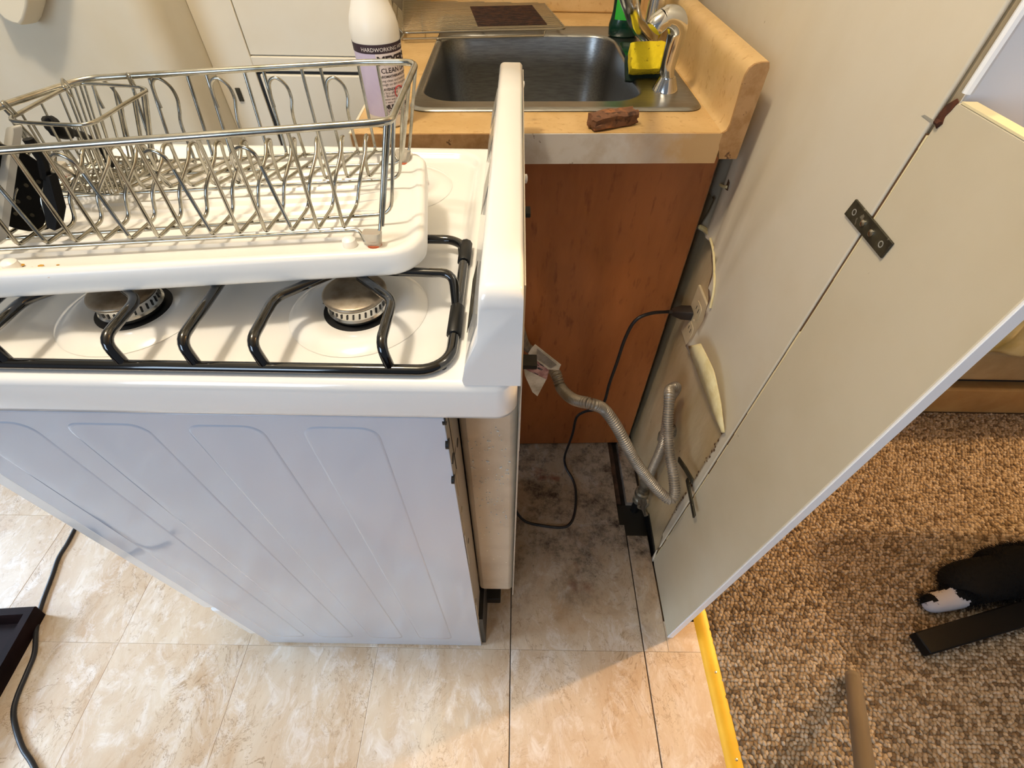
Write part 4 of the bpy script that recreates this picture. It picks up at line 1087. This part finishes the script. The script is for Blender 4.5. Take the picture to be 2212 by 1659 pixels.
# ------------------------------------------------------------------ left floor: cord and dark tray
cf = [pz(250, 985, .006), pz(205, 1062, .0045), pz(168, 1130, .0045), pz(146, 1172, .0045), pz(126, 1205, .0045), pz(112, 1245, .0045), pz(88, 1310, .0045), pz(78, 1360, .0045), pz(74, 1410, .0045), pz(58, 1452, .0045), pz(38, 1500, .0045), pz(29, 1535, .0045), pz(33, 1570, .0045), pz(48, 1615, .0045), pz(70, 1650, .0045), pz(95, 1705, .0045)]
tag(MB().tube(cat_rom(cf, 8), .0045, 10).done('floor_cord', 'cord', ang=70), 'thick black cord snaking over the tiles from under the range', 'cord')
bh = .045
b0 = pz(76, 1309, bh); b1 = pz(3, 1437, bh)
dirv = (b1 - b0); dirv.z = 0; dirv.normalize(); per = V((-abs(dirv.y), dirv.x, 0)); per = V((dirv.y, -dirv.x, 0))
if per.x > 0: per = -per
bx = thing('dark_tray', 'dark brown open tray on the tiles at the left edge', 'tray', b0 + per*.15 + dirv*.12 + V((0, 0, -bh)))
def BP(a, b, z): q = b0 + per*a + dirv*b; return V((q.x, q.y, z))
def brect(i, z): return [BP(i, i, z), BP(.34 - i, i, z), BP(.34 - i, .30 - i, z), BP(i, .30 - i, z)]
MB().loft([brect(.006, 0), brect(0, bh - .003), brect(.001, bh), brect(.016, bh), brect(.020, bh - .006), brect(.024, .006)]).done('shell', 'dark_box', bx, ang=30)

# ------------------------------------------------------------------ beyond the strip: sofa, cat, chair leg, pole
sf = thing('sofa', 'tan sofa seen behind the wall end, its base resting on the carpet', 'sofa', (1.9, 1.3, .0))
MB().box(1.02, 2.65, .93, 1.70, .002, .118).done('base', 'sofa_base', sf, bevel=.008)
MB().box(1.03, 2.64, .965, 1.68, .116, .162).done('recess', 'sofa_gap_shade', sf)
MB().loft([[V((x, y, z)) for x, y, z in ((1.01, y0, z0), (2.66, y0, z0), (2.66, 1.70, z0), (1.01, 1.70, z0))] for y0, z0 in ((.935, .160), (.918, .175), (.914, .23), (.920, .285), (.945, .305))]).done('cushion', 'sofa_cushion', sf, bevel=.012)
m = MB(); nx, nz = 70, 26; g = []
rr2 = random.Random(4); ph = [rr2.uniform(0, 6) for _ in range(8)]
for j in range(nz + 1):
    row = []
    for i in range(nx + 1):
        x = 1.02 + 1.6*i/nx; t = j/nz
        z = .300 + .20*min(1, t*1.6); y = .905 + .02*math.sin(t*3) + max(0, t - .62)*1.5
        y += .012*math.sin(x*31 + t*3 + ph[0])*math.sin(min(1, t*1.5)*3) + .008*math.sin(x*63 - t*7 + ph[1]) + .006*math.sin(x*17 + t*13)
        z += .008*math.sin(x*25 + ph[2]) + (.010*math.sin(x*9 + ph[3]) if j == 0 else 0)
        row.append(m.b.verts.new((x, y, z)))
    g.append(row)
for j in range(nz):
    for i in range(nx): m.b.faces.new((g[j][i], g[j][i+1], g[j+1][i+1], g[j+1][i]))
tag(m.done('throw_blanket', 'throw', solid=.006, ang=80), 'wrinkled gold and khaki throw spread over the sofa seat', 'blanket')

# cat: one continuous body lying on the carpet, mostly out of frame
def cat_body():
    me = bpy.data.meshes.new('body'); 
    J = {'hip': ((1.19, .402, .062), .058), 'belly': ((1.32, .405, .064), .060), 'chest': ((1.45, .41, .066), .058), 'neck': ((1.54, .41, .100), .044), 'head': ((1.60, .415, .120), .046), 'muzzle': ((1.645, .42, .107), .022),
         'haunch': ((1.11, .388, .052), .050), 'knee': ((1.030, .385, .048), .040), 'hock': ((1.045, .352, .030), .027), 'toe': ((.972, .338, .023), .021),
         'haunch2': ((1.18, .43, .045), .042), 'knee2': ((1.24, .455, .032), .026), 'toe2': ((1.32, .47, .02), .016),
         'tail0': ((1.16, .42, .05), .022), 'tail1': ((1.26, .47, .025), .016), 'tail2': ((1.40, .49, .018), .014),
         'sh1': ((1.46, .375, .050), .032), 'paw1': ((1.56, .37, .020), .018), 'sh2': ((1.46, .45, .050), .032), 'paw2': ((1.56, .48, .020), .018)}
    names = list(J); idx = {k: i for i, k in enumerate(names)}
    E_ = [('hip', 'belly'), ('belly', 'chest'), ('chest', 'neck'), ('neck', 'head'), ('head', 'muzzle'), ('hip', 'haunch'), ('haunch', 'knee'), ('haunch', 'hock'), ('hock', 'toe'), ('hip', 'haunch2'), ('haunch2', 'knee2'), ('knee2', 'toe2'),
          ('hip', 'tail0'), ('tail0', 'tail1'), ('tail1', 'tail2'), ('chest', 'sh1'), ('sh1', 'paw1'), ('chest', 'sh2'), ('sh2', 'paw2')]
    me.from_pydata([J[k][0] for k in names], [(idx[a], idx[b]) for a, b in E_], [])
    o = bpy.data.objects.new('body', me); C.objects.link(o)
    s = o.modifiers.new('skin', 'SKIN'); o.modifiers.new('sub', 'SUBSURF').levels = 3
    o.modifiers['sub'].render_levels = 3
    for k in names: v = me.skin_vertices[0].data[idx[k]]; v.radius = (J[k][1], J[k][1]); v.use_root = (k == 'hip')
    dg = bpy.context.evaluated_depsgraph_get(); nm = bpy.data.meshes.new_from_object(o.evaluated_get(dg)); bpy.data.objects.remove(o); bpy.data.meshes.remove(me)
    nm.name = 'body'; nm.materials.append(MT['fur_black']); nm.materials.append(MT['fur_white'])
    white = Vector((.998, .338, .018))
    lo = min(v.co.z for v in nm.vertices)
    for v in nm.vertices: v.co.z = max(v.co.z, .0035)
    for p in nm.polygons:
        p.use_smooth = True; c = p.center
        near = (c - white).length
        foot = c.x < 1.060 and c.z < .056 and c.y < .362 + .10*(c.x - .97)
        patch = c.x < .994 and c.y > .341
        chest = c.x > 1.40 and c.z < .04 and abs(c.y - .41) < .07
        pawt = c.x > 1.535 and c.z < .035
        p.material_index = 1 if (foot and not patch) or chest or pawt else 0
    return nm
ct_ = thing('cat', 'black and white cat lying on carpet, one hind paw in view', 'cat', (1.25, .36, 0))
cm = cat_body(); body = bpy.data.objects.new('body', cm); C.objects.link(body); put(body, ct_)
m = MB(); r3 = random.Random(6)
fur = []
for p in cm.polygons:
    if p.material_index == 0 and p.center.x < 1.45 and r3.random() < .9:
        for _ in range(3):
            n_ = p.normal; c = p.center + V((r3.gauss(0, .004), r3.gauss(0, .004), r3.gauss(0, .004)))
            t = (n_*.6 + V((-.5, r3.gauss(0, .4), r3.gauss(0, .3)))).normalized()*r3.uniform(.004, .008); sd_ = n_.orthogonal().normalized()*.0006
            if c.z > .006: m.b.faces.new([m.b.verts.new(q) for q in (c - sd_, c + sd_, c + t)])
fo = m.done('fur', 'fur_black', body, smooth=False); fo['kind'] = 'stuff'
for s in (-1, 1):
    MB().loft([[V((1.60, .415 + s*.028, .153)) + V((.014*math.cos(a), s*.016*math.sin(a), .0)) for a in [k*math.pi/3 for k in range(6)]], [V((1.592, .415 + s*.036, .195)) + V((.002*math.cos(a), .002*math.sin(a), 0)) for a in [k*math.pi/3 for k in range(6)]]]).done('ear', 'fur_black', body)
    MB().ball((1.638, .415 + s*.020, .127), .006, 12, 8).done('eye', 'black_gloss', body)

cl = thing('swivel_stool', 'swivel stool with one flat black base leg pointing out beside the cat paw', 'stool', (1.30, .31, 0))
a0, a1 = pz(1993, 1368, .055), pz(2016, 1404, .055); r0 = pz(2212, 1298, .062); r1 = pz(2212, 1352, .062)
mid0 = (a0 + a1)/2; mid1 = (r0 + r1)/2; dv = (mid1 - mid0).normalized(); sd2 = V((-dv.y, dv.x, 0))*.0225
hub = mid0 + dv*.50
def leg(ang):
    R3 = Matrix.Rotation(ang, 3, 'Z'); D_ = R3 @ -dv; S_ = R3 @ sd2; H = hub.copy(); H.z = 0
    T0 = H + D_*.50; 
    z0, z1, z2, z3 = .028, .055, .030, .068
    return MB().hexa([T0 - S_ + V((0, 0, z0)), T0 + S_ + V((0, 0, z0)), H + S_*1.1 + V((0, 0, z2)), H - S_*1.1 + V((0, 0, z2)), T0 - S_ + V((0, 0, z1)), T0 + S_ + V((0, 0, z1)), H + S_*1.1 + V((0, 0, z3)), H - S_*1.1 + V((0, 0, z3))]).done('leg', 'leg_black', cl, bevel=.003), T0 - D_*.03
for k in (0, 1, 2):
    _, tip = leg(k*2*math.pi/5 if k else 0)
    MB().lathe((tip.x, tip.y, .018), [(.016, -.012), (.018, -.008), (.018, .008), (.016, .012)], 16, 'Y').done('caster', 'leg_black', cl)
MB().lathe((hub.x, hub.y, .022), [(.027, 0), (.027, .05), (.022, .06), (.020, .40)], 24).done('hub', 'leg_black', cl)
MB().loft([[V((hub.x + .06 + p.x, hub.y + .08 + p.y, z)) for p in rrect(-k, k, -k, k, .03, 0, 8)] for z, k in ((.42, .20), (.425, .215), (.47, .22), (.495, .205))]).done('seat', 'leg_black', cl, ang=60)

e0 = pz(1842, 1458, .016); e1 = pz(1872, 1690, .20)
dv = (e1 - e0).normalized()
po = thing('metal_pole', 'grey metal tube leaning with its rounded end on the carpet', 'pole', e0)
MB().tube([e0, e0 + dv*.002, e0 + dv*.006, e0 + dv*.02, e0 + dv*.9], [.008, .012, .0142, .0150, .0150], 20).done('tube', 'pole_grey', po, ang=50)
MB().tube([e0 + dv*.020, e0 + dv*.022, e0 + dv*.9], [.0142, .0152, .0152], 20).done('sleeve', 'pole_grey', po, ang=50)
